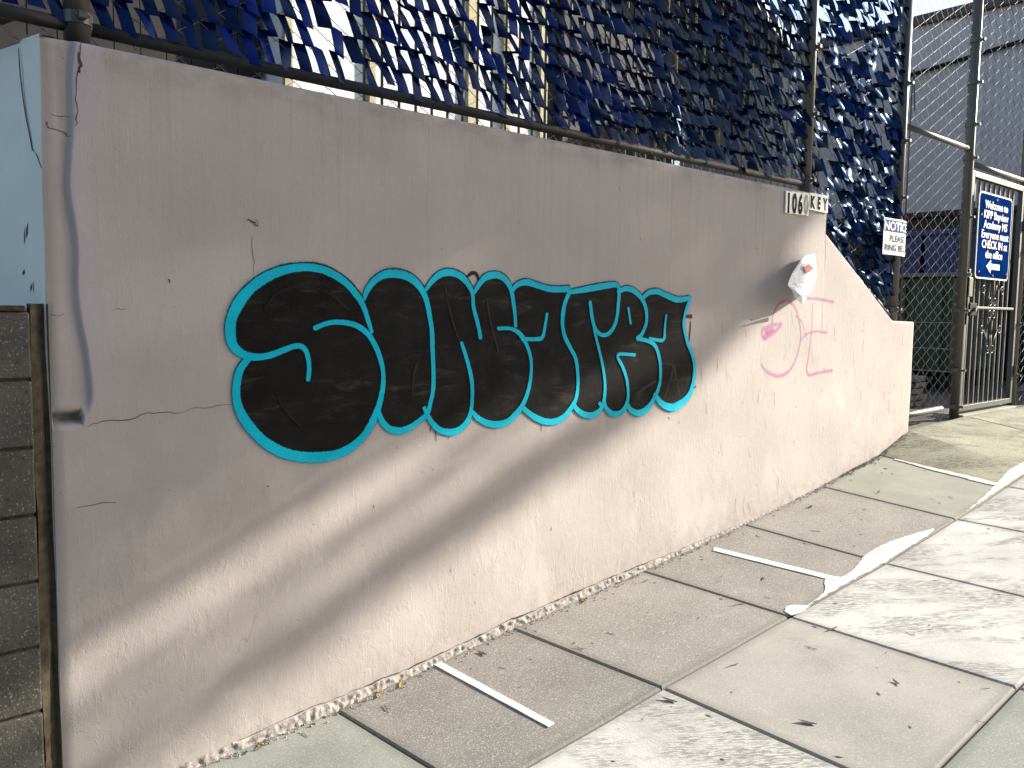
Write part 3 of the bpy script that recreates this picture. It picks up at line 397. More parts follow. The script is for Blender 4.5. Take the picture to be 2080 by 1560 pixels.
sheet('road', gxs[2:-2], [-11.0, -7, -3.45], lambda x, y: groundz(x, -3.6)+.06, 'asphalt', None, 'structure')
kb = MB()
kx = [-6,-2,0,2,4,6,8,10,14,20,30]
for a, b in zip(kx[:-1], kx[1:]):
    za, zb = G(a,-2.8), G(b,-2.8)
    v = [(a,-3.42,za-.25),(b,-3.42,zb-.25),(b,-2.77,zb-.25),(a,-2.77,za-.25),(a,-3.42,za),(b,-3.42,zb),(b,-2.77,zb),(a,-2.77,za)]
    kb.add(v, [(0,1,5,4),(4,5,6,7),(2,3,7,6)])
kb.build('kerb', M['slab_dull'], None, kind='structure')
# cement smear along the joint
def ground_patch(name, poly, mat, parent, lift, thick=.004):
    P = [np.array(p) for p in poly]; P = [np.array(q) for q in catmull([tuple(p) for p in P]+[tuple(P[0])], .03)][:-1]
    P = [q + np.array([R.uniform(-.006,.006), R.uniform(-.004,.004)]) for q in P]
    xs = [q[0] for q in P]; ys = [q[1] for q in P]
    pts = [Vector((q[0], q[1])) for q in P]; n = len(pts)
    inner_ = [Vector((x, y)) for x in np.arange(min(xs), max(xs), .05) for y in np.arange(min(ys), max(ys), .03)]
    r = delaunay_2d_cdt(pts+inner_, [(i, (i+1) % n) for i in range(n)], [], 1, 1e-5)
    vv = [(q.x, q.y, S(q.x, q.y)+lift-.0015) for q in r[0]]
    return link(name, mesh(name, vv, [tuple(f) for f in r[2]], attr={'edge': [0.]*len(vv)}), M[mat], parent)
jl = [(3.50,-.858),(3.9,-.862),(4.3,-.862),(4.7,-.862),(5.05,-.86)]
cp = [tuple(p) for p in CEMENT]
cp = [p for p in cp if p[1] > -.85]
ground_patch('cement_patch', cp + [(3.62,-.86),(4.1,-.862),(4.6,-.862),(5.0,-.86)], 'cement', pav, .0045)
ground_patch('cement_patch', [p for p in CEMENT_B], 'cement', pav, .0045)
ground_patch('cement_patch', [(5.5,-.86),(6.3,-.86),(7.0,-.86),(7.0,-.80),(6.6,-.77),(6.25,-.80),(5.9,-.835)], 'cement', pav, .0045)
# white painted edge between the smooth slab and the ramp
ground_patch('cement_patch', [(6.175,-.12),(6.197,-.12),(6.205,-.4),(6.215,-.80),(6.15,-.80),(6.15,-.5)], 'cement', pav, .006)
# tape strips stuck on the pavement
def tape_strip(poly, label):
    a, b, c_, d = [np.array(p) for p in poly]
    n = 10; v = []; f = []
    for i in range(n+1):
        t = i/n
        for q in (a+(b-a)*t, d+(c_-d)*t):
            v.append((q[0], q[1], S(q[0], q[1])+.0045 + .0005*math.sin(i*1.9)))
        if i < n: f.append((i*2, i*2+1, i*2+3, i*2+2))
    m_ = len(v); v += [(p[0], p[1], p[2]-.0025) for p in v]
    f += [(q[3]+m_, q[2]+m_, q[1]+m_, q[0]+m_) for q in list(f)]
    for i in range(n):
        f.append((i*2, i*2+2, m_+i*2+2, m_+i*2)); f.append((i*2+1, m_+i*2+1, m_+i*2+3, i*2+3))
    f += [(0, m_, m_+1, 1), (2*n, 2*n+1, m_+2*n+1, m_+2*n)]
    me = mesh('floor_tape', v, f)
    # give the tape real thickness
    o = link('floor_tape', me, M['tape']); return tag(o, label, 'tape strip', 'white tape lines stuck across the pavement')
tape_strip(TAPE[0], 'wide white tape strip on the pavement, the nearer of the two')
tape_strip(TAPE[1], 'narrow white tape strip running to the white cement smear, the farther of the two')

# ------------------------------------------------------------------ retaining wall
ZT = .785 + EYE
def wall_top(X):
    if X < 5.27: return ZT
    return float(np.interp(X, [5.27, 6.30, 6.34, 6.70], [.548, -.012, -.024, -.030])) + EYE
def interp_curve(pts, Z):
    zs = [p[1] for p in pts][::-1]; xs = [p[0] for p in pts][::-1]
    return np.interp(Z, zs, xs)
ZH = 1.24
def in_poly(x, z, poly):
    c = False; n = len(poly)
    for i in range(n):
        x1, z1 = poly[i]; x2, z2 = poly[(i+1) % n]
        if (z1 > z) != (z2 > z) and x < (x2-x1)*(z-z1)/(z2-z1+1e-12)+x1: c = not c
    return c
def undul(X, Z):
    return (.0022*math.sin(2.1*X+1.3*Z+.4) + .0016*math.sin(4.7*X-2.9*Z+1.1) + .0011*math.sin(9.3*X+5.1*Z) + .0009*math.sin(3.3*X+12.1*Z+2))
def sstep(a, b, x):
    t = min(1., max(0., (x-a)/(b-a))); return t*t*(3-2*t)
def wall_y(X, Z):
    y = undul(X, Z) if X > 1.0 else undul(X, Z)*sstep(.66, 1.0, X)
    lav = 0.; bare = 0.
    if X < 1.15 and Z > ZH-.06:
        l = interp_curve(STRIP_L, Z) + .004*math.sin(19*Z); r = interp_curve(STRIP_R, Z) + .004*math.sin(15*Z)
        k = sstep(ZH-.03, ZH+.03, Z)
        rec = .010*k
        t = (X-l)/max(.02, r-l)
        if X < l-.008: y += rec
        elif X < r:
            q = sstep(l-.008, l+.006, X)
            y += rec*(1-q) - .0015*k*q*(1-sstep(.2, 1., t))
        lav = k*sstep(l-.012, l+.004, X)*(1-sstep(r-.008, r+.008, X))
        if in_poly(X+.006*mnoise.noise(Vector((X*60,Z*60,0))), Z+.009*mnoise.noise(Vector((X*40,Z*40,7))), HOLE):
            nn = mnoise.noise(Vector((X*45, Z*60, 3))); y += .010 + .022*sstep(1.275, 1.235, Z+.012*nn) + .007*nn; bare = .75+.5*nn
    if 0.66 <= X < .70: y += .008*(1-(X-.66)/.04)**2
    return y, lav, bare
def build_wall():
    xs = list(np.arange(.662, 1.10, .0036)) + list(np.arange(1.10, 5.255, .018)) + [5.262, 5.2695, 5.2705, 5.28] + list(np.arange(5.295, 6.69, .018)) + [6.692, 6.70]
    nz = 150; v = []; lav = []; bare = []; foot = []; f = []
    for X in xs:
        gz = G(X, 0) - .10; tp = wall_top(X)
        for j in range(nz+1):
            if j < nz-2: Z = gz + (tp-.014-gz)*j/(nz-3); off = 0.
            elif j == nz-2: Z = tp-.010; off = .0015
            elif j == nz-1: Z = tp-.004; off = .005
            else: Z = tp; off = .013
            y, a, b = wall_y(X, Z)
            h = Z - G(X, 0)
            edge_ = .016*sstep(6.675, 6.70, X)**2
            v.append((X, y+off+edge_, Z)); lav.append(a); bare.append(b); foot.append(max(0., 1-h/.16))
    n = nz+1
    for i in range(len(xs)-1):
        for j in range(nz): f.append((i*n+j, (i+1)*n+j, (i+1)*n+j+1, i*n+j+1))
    # coping top, back and right end
    b = len(v)
    for i, X in enumerate(xs):
        tp = wall_top(X)
        for (y, z) in ((.20, tp), (.215, tp-.012), (.22, G(X, 0)-.1)):
            v.append((X, y, z)); lav.append(0); bare.append(0); foot.append(0)
    for i in range(len(xs)-1):
        a0, a1 = i*n+nz, (i+1)*n+nz
        f.append((a0, a1, b+(i+1)*3, b+i*3))
        for k in range(2): f.append((b+i*3+k, b+(i+1)*3+k, b+(i+1)*3+k+1, b+i*3+k+1))
    e = len(xs)-1
    f.append(tuple([e*n+j for j in range(n)][::1]) + (b+e*3, b+e*3+1, b+e*3+2))
    return mesh('plaster_face', v, f, attr={'lavender': lav, 'bare': bare, 'foot': foot}, smooth=True)
wall = thing('retaining_wall', 'long pink plaster retaining wall covered with big black and cyan graffiti lettering', 'wall', loc=(0,0,0))
link('plaster_face', build_wall(), M['wall'], wall)
# mint painted end return, meets the face at a corner
def build_return():
    v = []; f = []; nu, nz = 60, 70
    for i in range(nu+1):
        s = 1.6*(i/nu)**1.6
        for j in range(nz+1):
            k = .012*sstep(.10, .115, s)*sstep(1.9, 2.3, j/nz*2.45)     # the cracked-off slip
            z = -.1 + (ZT+.1)*j/nz - k*.5
            d = k*.6 + undul(s*2+7, z)
            v.append((.662-.23*s+d*.97, .004+s+d*.2, z))
    n = nz+1
    for i in range(nu):
        for j in range(nz): f.append((i*n+j, i*n+j+1, (i+1)*n+j+1, (i+1)*n+j))
    b = len(v)
    for i in range(nu+1):
        p = v[i*n+nz]; v.append((p[0]+.2, p[1]+.046+.1*(i == 0), p[2]))
    for i in range(nu): f.append((i*n+nz, b+i, b+i+1, (i+1)*n+nz))
    return mesh('end_return', v, f)
link('end_return', build_return(), M['mint'], wall, label='mint green painted end of the pink wall')
# painted lettering and marks ------------------------------------------------
ORD = [0]
def surf(X, Z, k): return wall_y(X, Z)[0] - .0016 - .00022*k
def ribbon(pts, k, step=.018, taper=True, jitter=.0, widen=1.0):
    P = catmull(pts, step); v = []; uv = []; f = []; U = (-1, -.6, 0, .6, 1); n = len(P); L = 0.
    # rounded ends
    def ext(P0, P1):
        d = np.array(P0[:2])-np.array(P1[:2]); d = d/(np.linalg.norm(d)+1e-9); h = P0[2]
        return [np.array([P0[0]+d[0]*h*q, P0[1]+d[1]*h*q, h*math.sqrt(max(.02, 1-q*q))]) for q in (.4, .7, .9)]
    if taper and n > 2: P = ext(P[0], P[1])[::-1] + list(P) + ext(P[-1], P[-2])
    n = len(P)
    for i, p in enumerate(P):
        a, b = P[max(0, i-1)], P[min(n-1, i+1)]
        t = np.array([b[0]-a[0], b[1]-a[1]]); t = t/(np.linalg.norm(t)+1e-9); nn = np.array([-t[1], t[0]])
        w = p[2]*widen*(1+jitter*math.sin(i*.7)*.5+jitter*R.uniform(-.5,.5))
        if i: L += float(np.linalg.norm(np.array(p[:2])-np.array(P[i-1][:2])))
        for u in U:
            x, z = p[0]+nn[0]*w*u, p[1]+nn[1]*w*u
            v.append((x, surf(x, z, k), z)); uv.append((u, L))
    m = len(U)
    for i in range(n-1):
        for j in range(m-1): f.append((i*m+j, i*m+j+1, (i+1)*m+j+1, (i+1)*m+j))
    return v, f, uv
def join(parts):
    v = []; f = []; uv = []
    for a, b, c_ in parts:
        n = len(v); v += a; f += [tuple(i+n for i in q) for q in b]; uv += c_
    return v, f, uv
letters = {}
for k, (ch, poly) in enumerate(FILLS):
    pp = catmull([tuple(p)+(0,) for p in poly]+[tuple(poly[0])+(0,)], .03)[:-1]
    pts = [Vector((q[0], q[1])) for q in pp]; n = len(pts); pl = [(q[0], q[1]) for q in pp]
    xs = [q[0] for q in pl]; zs = [q[1] for q in pl]
    ins = [Vector((x, z)) for x in np.arange(min(xs), max(xs), .045) for z in np.arange(min(zs), max(zs), .045) if in_poly(x, z, pl)]
    r = delaunay_2d_cdt(pts+ins, [(i, (i+1) % n) for i in range(n)], [], 1, 1e-5)
    v = [(q.x, surf(q.x, q.y, 2+k), q.y) for q in r[0]]
    o = link('graffiti_letter', mesh('graffiti_letter', v, [tuple(q) for q in r[2]], uvs=[(0., 0.)]*len(v)), M['black'], wall,
             label='black letter ' + {'a':'A'}.get(ch, ch) + ' with cyan outline, ' + {'S':'first and largest of the word','I':'second of the word','N':'third of the word','A':'first A of the word','T':'fifth of the word','R':'sixth of the word','a':'last A of the word'}[ch])
    letters[ch] = o
by = {}
for i, (ch, st) in enumerate(STROKES): by.setdefault(ch, []).append((i, st))
for ch, lst in by.items():
    rim = join([ribbon(st, 1, widen=1.22) for i, st in lst])
    # dark overspray rim, slightly up and right of the outline
    rv = [(a+.004, b, c_+.004) for a, b, c_ in rim[0]]
    link('letter_rim', mesh('letter_rim', rv, rim[1], rim[2]), M['haze_black'], letters[ch])
    ms_ = join([ribbon(st, .4, widen=2.3, step=.03) for i, st in lst])
    link('letter_overspray', mesh('letter_overspray', *ms_), M['cyan_mist'], letters[ch])
    q = join([ribbon(st, 11+i*.8, jitter=.05) for i, st in lst])
    link('letter_outline', mesh('letter_outline', *q), M['cyan'], letters[ch])
# faint black sketch lines inside the letters
SK = SKETCH
q = join([ribbon(s_, 10, step=.02) for s_ in SK]); link('sketch_line', mesh('sketch_line', *q), M['blackspray'], wall)
q = join([ribbon(s_, 1.0, step=.01) for s_ in BLACK_MARKS]); link('black_tag', mesh('black_tag', *q), M['blackspray'], wall)
q = join([ribbon(s_, 1+.7*i, step=.012, jitter=.12, widen=1.22) for i, s_ in enumerate(PINK_TAG)]); link('pink_tag', mesh('pink_tag', *q), M['pink'], wall)
cr = []
for s_ in CRACKS:
    P = [(p[0]+R.uniform(-.002,.002), p[1]+R.uniform(-.002,.002), p[2]*R.uniform(.4,.95)) for p in s_]
    P2 = []
    for a, b in zip(P[:-1], P[1:]):
        P2.append(a); P2.append(((a[0]+b[0])/2+R.uniform(-.005,.005), (a[1]+b[1])/2+R.uniform(-.005,.005), (a[2]+b[2])/2*R.uniform(.6,1.2)))
    P2.append(P[-1]); cr.append(ribbon(P2, 0, step=.008, taper=False))
# hairline checks in the lit plaster
for i in range(46):
    x = R.uniform(3.9, 6.6); z0 = G(x, 0); z = R.uniform(z0+.1, min(wall_top(x)-.1, z0+1.3)); L = R.uniform(.02, .13)
    p = [(x, z, .0008)]
    for j in range(4): p.append((p[-1][0]+R.uniform(-.009,.009)+.002, p[-1][1]-L/4, R.uniform(.0006,.0016)))
    cr.append(ribbon(p, 0, step=.01, taper=False))
for i in range(60):
    x = R.uniform(.9, 6.5); z0 = G(x, 0); z = R.uniform(z0+.15, wall_top(x)-.08); s_ = R.uniform(.0012,.003)
    cr.append(ribbon([(x, z, s_), (x+R.uniform(-.006,.006), z-R.uniform(.004,.014), s_*.6)], 0, step=.004))
q = join(cr); link('crack', mesh('crack', *q), M['crack'], wall)
# crack on the mint return
def mint_pt(s, z): return (.662-.23*s-.004, .004+s, z)
mv = []; mf = []
mc = [(.108,2.31,.003),(.105,2.25,.004),(.10,2.19,.004),(.088,2.14,.004),(.078,2.10,.0035),(.066,2.055,.0035),(.052,2.02,.0035),(.045,2.005,.0035),(.03,1.995,.003),(.012,1.965,.003),(.0,1.95,.003)]
mp = catmull([(a+R.uniform(-.003,.003), b, w_) for a, b, w_ in mc], .012)
for p in mp:
    for u in (-1, 1): mv.append(mint_pt(p[0]+u*p[2], p[1]+u*p[2]*.3))
for i in range(len(mp)-1): mf.append((i*2, i*2+1, i*2+3, i*2+2))
for (s, z, a, b) in ((.10,1.80,.01,.05),(.115,1.79,.006,.06),(.085,1.62,.012,.03),(.07,1.63,.006,.05),(.13,1.66,.01,.02)):
    n = len(mv); mv += [mint_pt(s-a, z), mint_pt(s+a*.4, z-b*.5), mint_pt(s+a*.3, z-b), mint_pt(s-a*.6, z-b*.7)]; mf.append((n, n+1, n+2, n+3))
link('crack', mesh('crack', mv, mf, uvs=[(0,0)]*len(mv)), M['crack'], wall)
# crumbled footing that sticks out under the broken plaster edge
def N3(x, y, z): return mnoise.fractal(Vector((x, y, z)), .9, 2.1, 4)
def build_footing():
    xs = np.arange(.70, 4.9, .0055); v = []; f = []; m = 9
    for X in xs:
        a = sstep(.70, 1.2, X)*(1-sstep(2.9, 4.9, X)); g = G(X, 0)
        h = (.007 + .021*a)*(1+.5*N3(X*2.2, 0, 0)+.25*N3(X*9, 3, 0)); p = (.003+.009*a)*(1+.4*N3(X*3, 7, 0))
        prof = [(-p*1.8, -.03), (-p*1.6, 0), (-p*1.35, h*.16), (-p*1.1, h*.36), (-p, h*.55), (-p*.85, h*.75), (-p*.55, h*.92), (-p*.1, h), (.02, h)]
        for k, (y, z) in enumerate(prof): v.append((X, y-(.007*a+.002)*N3(X*38, z*38, 1)*(k < 8), g+z+.003*N3(X*50, z*50+9, 2)))
    for i in range(len(xs)-1):
        for j in range(m-1): f.append((i*m+j, (i+1)*m+j, (i+1)*m+j+1, i*m+j+1))
    return mesh('footing', v, f, smooth=True)
link('footing', build_footing(), M['footing'], wall, label='crumbled rough footing under the broken plaster edge')
# dark line painted for the shadowed crack under the broken plaster edge
def build_edge_shadow():
    xs = np.arange(1.0, 4.3, .01); v = []; uv = []; f = []
    for X in xs:
        a = sstep(1.0, 1.4, X)*(1-sstep(2.8, 4.3, X)); g = G(X, 0)
        z = g + .010 + .023*a*(1+.5*N3(X*2.2, 0, 0)+.25*N3(X*9, 3, 0)) + .004 + .004*N3(X*20, 5, 5)
        gap = max(0.0007, .004*a*(.5+1.5*N3(X*4, 1, 8)+.8*N3(X*16, 2, 8)))
        for u in (-1, 1): v.append((X, surf(X, z, 0)-.0005, z+u*gap)); uv.append((u*.5, X))
    for i in range(len(xs)-1): f.append((i*2, i*2+1, i*2+3, i*2+2))
    return mesh('edge_crack_shadow', v, f, uv)
link('edge_crack_shadow', build_edge_shadow(), M['crack'], wall)
# gravelly crumbs along the foot of the wall
dm = MB()
for i in range(900):
    X = R.uniform(.75, 6.6) if R.random() < .7 else R.uniform(5.0, 6.6); s_ = R.uniform(.0015, .006)*(1.3 if X > 5.6 else 1); y = -abs(R.gauss(0, .022))-.022*(X < 4)
    g = G(X, y)+s_*.4
    o_ = [Vector((R.uniform(.6,1.3)*a, R.uniform(.6,1.3)*b, R.uniform(.5,1)*c_))*s_ for a, b, c_ in ((1,0,0),(-1,0,0),(0,1,0),(0,-1,0),(0,0,1),(0,0,-1))]
    dm.add([(X+q.x, y+q.y, g+q.z) for q in o_], [(0,2,4),(2,1,4),(1,3,4),(3,0,4),(2,0,5),(1,2,5),(3,1,5),(0,3,5)])
tag(dm.build('plaster_crumbs', M['footing'], None, kind='stuff'), 'loose plaster crumbs and grit along the foot of the pink wall', 'debris')

# ------------------------------------------------------------------ neighbouring block wall
bw = thing('block_wall', 'dark speckled concrete block wall at the left edge beside the pink wall', 'wall')
ZB = 1.545
for r in range(-1, 8):
    z1 = ZB - .015 - r*.203 - (.0 if r >= 0 else 0); z0 = z1 - .193
    if r == -1: continue
    off = .0 if r % 2 else .2
    for k in range(5):
        x1 = .612 - k*.405 - (off if k else 0); x0 = x1 - .395 if k else x1 - .395 + (.2 if off else 0)
        if k == 0: x0 = .612 - (.195 if off else .395)
        else: x1 = (.612 - (.195 if off else .395)) - .01 - (k-1)*.405; x0 = x1 - .395
        mb = MB(); mb.box(x0, x1, -.004+R.uniform(-.002,.002), .19, z0, z1, .006)
        mb.build('block', M['block'], bw)
mb = MB(); mb.box(-1.3, .608, .006, .185, -.15, ZB-.012); mb.build('mortar_bed', M['mortar'], bw)
# trowelled mortar fillet between the block wall and the pink wall
v = []; f = []
zs = np.linspace(-.12, ZB+.01, 60)
for z in zs:
    wv = .004*math.sin(9*z)+R.uniform(-.002,.002)
    for (x, y) in ((.610, .02), (.613+wv, .002), (.635, .012+wv), (.650+wv*.5, .018), (.6635, .006)): v.append((x, y, z))
for i in range(len(zs)-1):
    for j in range(4): f.append((i*5+j, i*5+j+1, (i+1)*5+j+1, (i+1)*5+j))
link('mortar_joint', mesh('mortar_joint', v, f), M['mortar'], bw)
mb = MB(); mb.box(-1.3, .60, -.012, .20, ZB-.012, ZB+.004, .004); mb.build('coping', M['mortar'], bw)
# ------------------------------------------------------------------ chain-link fence on the wall
FY = .10; FTOP = 4.30
def base_z(X): return wall_top(X)+.005
CH = .088
def pitch(x): return .066+.0047*max(0., x-.5)
CX = [.53]
while CX[-1] < 6.43: CX.append(CX[-1]+pitch(CX[-1]))
fence = thing('chain_link_fence', 'chain link fence woven with blue plastic strips on top of the pink wall', 'fence')
def post(x, z0, z1, parent, r=.038, bands=(), mat='galv', y=FY):
    mb = MB(); mb.tube([(x, y, z0), (x, y, z1)], r, 20); mb.tube([(x, y, z1), (x, y, z1+.02), (x, y, z1+.05)], [r*1.12, r*1.12, r*.2], 14)
    o = mb.build('post', M[mat], parent, smooth=True)
    for m_ in o.data.polygons: m_.use_smooth = len(m_.vertices) == 4
    for z in bands:
        b = MB(); b.tube([(x, y, z-.018), (x, y, z+.018)], r*1.18, 16); b.box(x-.012, x+.012, y-r-.035, y-r*.9, z-.010, z+.010); b.tube([(x-.02, y-r-.022, z), (x+.02, y-r-.022, z)], .006, 6)
        b.build('tie_band', M['galv'], o)
    return o
for X in (.79, 2.92, 5.15, 6.52):
    z0 = wall_top(X)-.03
    post(X, z0, FTOP, fence, .038, [z0+.12+i*.42 for i in range(5)] if X != 2.92 else (), y=FY+(.062 if X == 2.92 else 0))
mb = MB(); mb.tube([(.5, FY-.0, 2.405), (.83, FY, 2.405)], .021, 12); mb.tube([(.83, FY, 2.405), (5.13, FY, 2.405)], .021, 12)
mb.build('bottom_rail', M['darkpipe'], fence, smooth=True)
mb = MB(); mb.tube([(.5, FY, FTOP-.01), (6.5, FY, FTOP-.01)], .021, 12); mb.build('top_rail', M['galv'], fence, smooth=True)
mb = MB(); mb.tube([(5.17, FY, base_z(5.3)+.10), (6.50, FY, base_z(6.5)+.03)], .016, 10); mb.build('bottom_rail', M['galv'], fence, smooth=True)
def wire_mesh(x0, x1, zb, z1, cw, ch, r, parent, mat, y=FY, name='wire_mesh', hook=True):
    """zig-zag wires hooked into their neighbours"""
    mb = MB(); n = int((x1-x0)/cw)
    for k in range(n):
        xc = x0+(k+.5)*cw; zlow = zb(xc); pts = []
        j0 = int(zlow/ch*2); j = j0; z = j*ch/2
        side = (j+k) % 2
        if hook:
            pts.append((xc+(-.42 if side else .42)*cw*.7, y+.004, max(zlow, z-ch*.12)-.004))
        while z < z1:
            s = -1 if ((j+k) % 2) else 1
            pts.append((xc+s*cw*.515, y+(.0035 if s > 0 else -.0035), z)); j += 1; z = j*ch/2
        if len(pts) > 1: mb.tube(pts, r, 4, caps=False)
    return mb.build(name, M[mat], parent, kind='stuff')
def fence_wires(xs, zb, z1, r, parent, mat):
    mb = MB()
    for k, xc in xs:
        cw = pitch(xc); j = int(zb(xc)/CH*2); z = j*CH/2; side = (j+k) % 2
        pts = [(xc+(-.3 if side else .3)*cw, FY+.004, max(zb(xc), z-CH*.12)-.004)]
        while z < z1:
            s = -1 if ((j+k) % 2) else 1
            pts.append((xc+s*cw*.515, FY+(.0035 if s > 0 else -.0035), z)); j += 1; z = j*CH/2
        mb.tube(pts, r, 4, caps=False)
    return mb.build('wire_mesh', M[mat], parent, kind='stuff')
fence_wires([(k, x) for k, x in enumerate(CX) if x < 5.15], lambda x: base_z(x)+.004, FTOP, .0021, fence, 'darkwire')
fence_wires([(k, x) for k, x in enumerate(CX) if x >= 5.15], lambda x: base_z(x)+.012, FTOP, .0021, fence, 'wire')
# blue strips: each column of the weave is one strip
def strip_runs(xc, zlow, z1, k):
    runs = []; v = []; f = []; sh = []; ch = CH; cw = pitch(xc); ph = R.uniform(-.012, .012)
    right = sstep(4.6, 5.5, xc)
    j = int(math.ceil((zlow+.035)/ch)); z = j*ch
    col_gap = R.random() < .10
    while z < z1:
        pmiss = (.06 if xc < 2.4 else .02) + .09*right + (.05 if (4.0 < xc < 5.1 and z < 3.0) else 0) + (.14 if (5.15 < xc < 5.5 and z > 2.6) else 0) + ((.2 if xc < 2.4 else .08) if col_gap else 0)
        if R.random() > pmiss:
            wx = cw*(R.uniform(.56, .84)+.14*sstep(2.3,3.4,xc)-.06*sstep(5.1,5.3,xc))*(1-.25*right*R.random()); ht = ch*R.uniform(1.0, 1.36)
            lean = cw*R.uniform(.30, .58); yaw = R.gauss(0, .17+.34*right); pit = R.uniform(.008, .022)
            if R.random() < .1: lean *= R.uniform(-.5, .2)
            c0 = R.uniform(0, 1); bul = R.uniform(.001, .007)*R.choice((1, 1, 1, -.5)); tw = R.gauss(0, .36+.2*right)
            base = len(v); NU, NV = 2, 4; tilt = R.gauss(0, .10)
            for b in range(NV+1):
                t = b/NV; zz = z + ph + ch*.58 - t*ht
                yy = FY + .007 - t*(pit+.012) - bul*math.sin(math.pi*t)
                cx_ = xc - lean/2 + lean*t
                for a in range(NU+1):
                    u = (a/NU-.5)*wx; an = yaw + tw*(t-.5)
                    v.append((cx_+u*math.cos(an), yy+u*math.sin(an) - (.003*(1-(2*a/NU-1)**2)), zz - u*(.12+tilt))); sh.append(c0)
            for b in range(NV):
                for a in range(NU): f.append((base+b*3+a, base+(b+1)*3+a, base+(b+1)*3+a+1, base+b*3+a+1))
            if base:      # the strip passes behind the wire to the next bay
                pb = base-3*(NV+1)
                for a in range(NU): f.append((pb+a, base+NV*3+a, base+NV*3+a+1, pb+a+1))
        elif v:
            runs.append((v, f, sh)); v = []; f = []; sh = []
        j += 1; z = j*ch
    if v: runs.append((v, f, sh))
    return runs
for k, x in enumerate(CX):
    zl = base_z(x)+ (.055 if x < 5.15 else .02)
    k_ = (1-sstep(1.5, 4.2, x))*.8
    if abs(x-.79) > .02:
        for v, f, sh in strip_runs(x, zl, FTOP-.06, k):
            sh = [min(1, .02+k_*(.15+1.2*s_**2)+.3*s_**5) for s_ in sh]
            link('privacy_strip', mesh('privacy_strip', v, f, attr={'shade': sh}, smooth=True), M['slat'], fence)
# the fence that turns back along the mint end
side = thing('side_fence', 'dark end of the fence turning back above the mint painted wall end', 'fence')
mb = MB()
for q in range(26):
    s0 = .15+q*.06
    pts = []
    for j in range(44):
        s_ = s0 + (.03 if (j+q) % 2 else -.03); pts.append((.60-.23*s_, s_, ZT+.01+j*.0385))
    mb.tube(pts, .0021, 4, caps=False)
mb.build('wire_mesh', M['darkwire'], side, kind='stuff')
mb = MB(); mb.tube([(.62, .12, 2.41), (.28, 1.6, 2.41)], .021, 10); mb.build('bottom_rail', M['darkpipe'], side, smooth=True)
for q in range(20):
    s0 = .16+q*.07; v = []; f = []; sh = []
    for j in range(1, 22):
        z = ZT+.05+j*.077; b = len(v); c0 = R.random()
        for t in range(4):
            for a in (-1, 1):
                s_ = s0 + .02*(t/3) + a*.026; v.append((.585-.23*s_-.02*t/3, s_, z+.05-.095*t/3+a*.003)); sh.append(.5+.5*c0)
        for t in range(3): f.append((b+t*2, b+t*2+1, b+t*2+3, b+t*2+2))
        if b: f.append((b-8, b-7, b+7, b+6))
    link('privacy_strip', mesh('privacy_strip', v, f, attr={'shade': sh}), M['slat'], side)

# ------------------------------------------------------------------ plain panel, gate and far panel
GZ = -.86+EYE
panel = thing('fence_panel', 'bare chain link panel between the pink wall and the metal gate', 'fence')
post(7.85, GZ-.05, 5.2, panel, .040, [.78, 1.1, 1.62, 1.93, 2.42, 2.92, 3.2, 3.55, 3.9])
mb = MB(); mb.tube([(6.56, FY, 3.0), (7.81, FY, 3.0)], .021, 12); mb.build('middle_rail', M['galv'], panel, smooth=True)
mb = MB(); mb.tube([(6.60, FY+.02, GZ+.075), (7.60, FY+.02, GZ+.085)], .026, 12); mb.build('bottom_rail', M['galv'], panel, smooth=True)
wire_mesh(6.56, 7.82, lambda x: GZ+.005, 5.2, .09, .098, .0017, panel, 'wire')
mb = MB(); mb.tube([(7.815, FY-.045, GZ+.02), (7.80, FY-.045, 2.2), (7.82, FY-.045, 4.6)], .006, 6)
mb.tube([(6.57, FY-.045, GZ+.8), (6.56, FY-.045, 3.2), (6.58, FY-.045, 3.4), (6.60, FY-.055, 3.1)], .006, 6); mb.build('tension_bar', M['galv'], panel)
wire_over = thing('transom_panel', 'chain link panel above the metal gate', 'fence')
wire_mesh(7.89, 9.22, lambda x: 2.88, 5.2, .09, .098, .0016, wire_over, 'wire')
mb = MB(); mb.tube([(7.88, FY, 2.885), (9.21, FY, 2.885)], .024, 12); mb.build('bottom_rail', M['galv'], wire_over, smooth=True)
far = thing('end_fence_panel', 'chain link panel right of the metal gate at the frame edge', 'fence')
post(9.27, GZ-.05, 5.2, far, .040, [1.0, 1.5, 2.2, 2.9, 3.6])
post(11.4, GZ-.05, 5.2, far, .040)
wire_mesh(9.31, 11.4, lambda x: GZ+.03, 5.2, .09, .098, .0019, far, 'wire')
mb = MB(); mb.tube([(9.3, FY, GZ+.16), (11.4, FY, GZ+.16)], .026, 10); mb.build('bottom_rail', M['galv'], far, smooth=True)
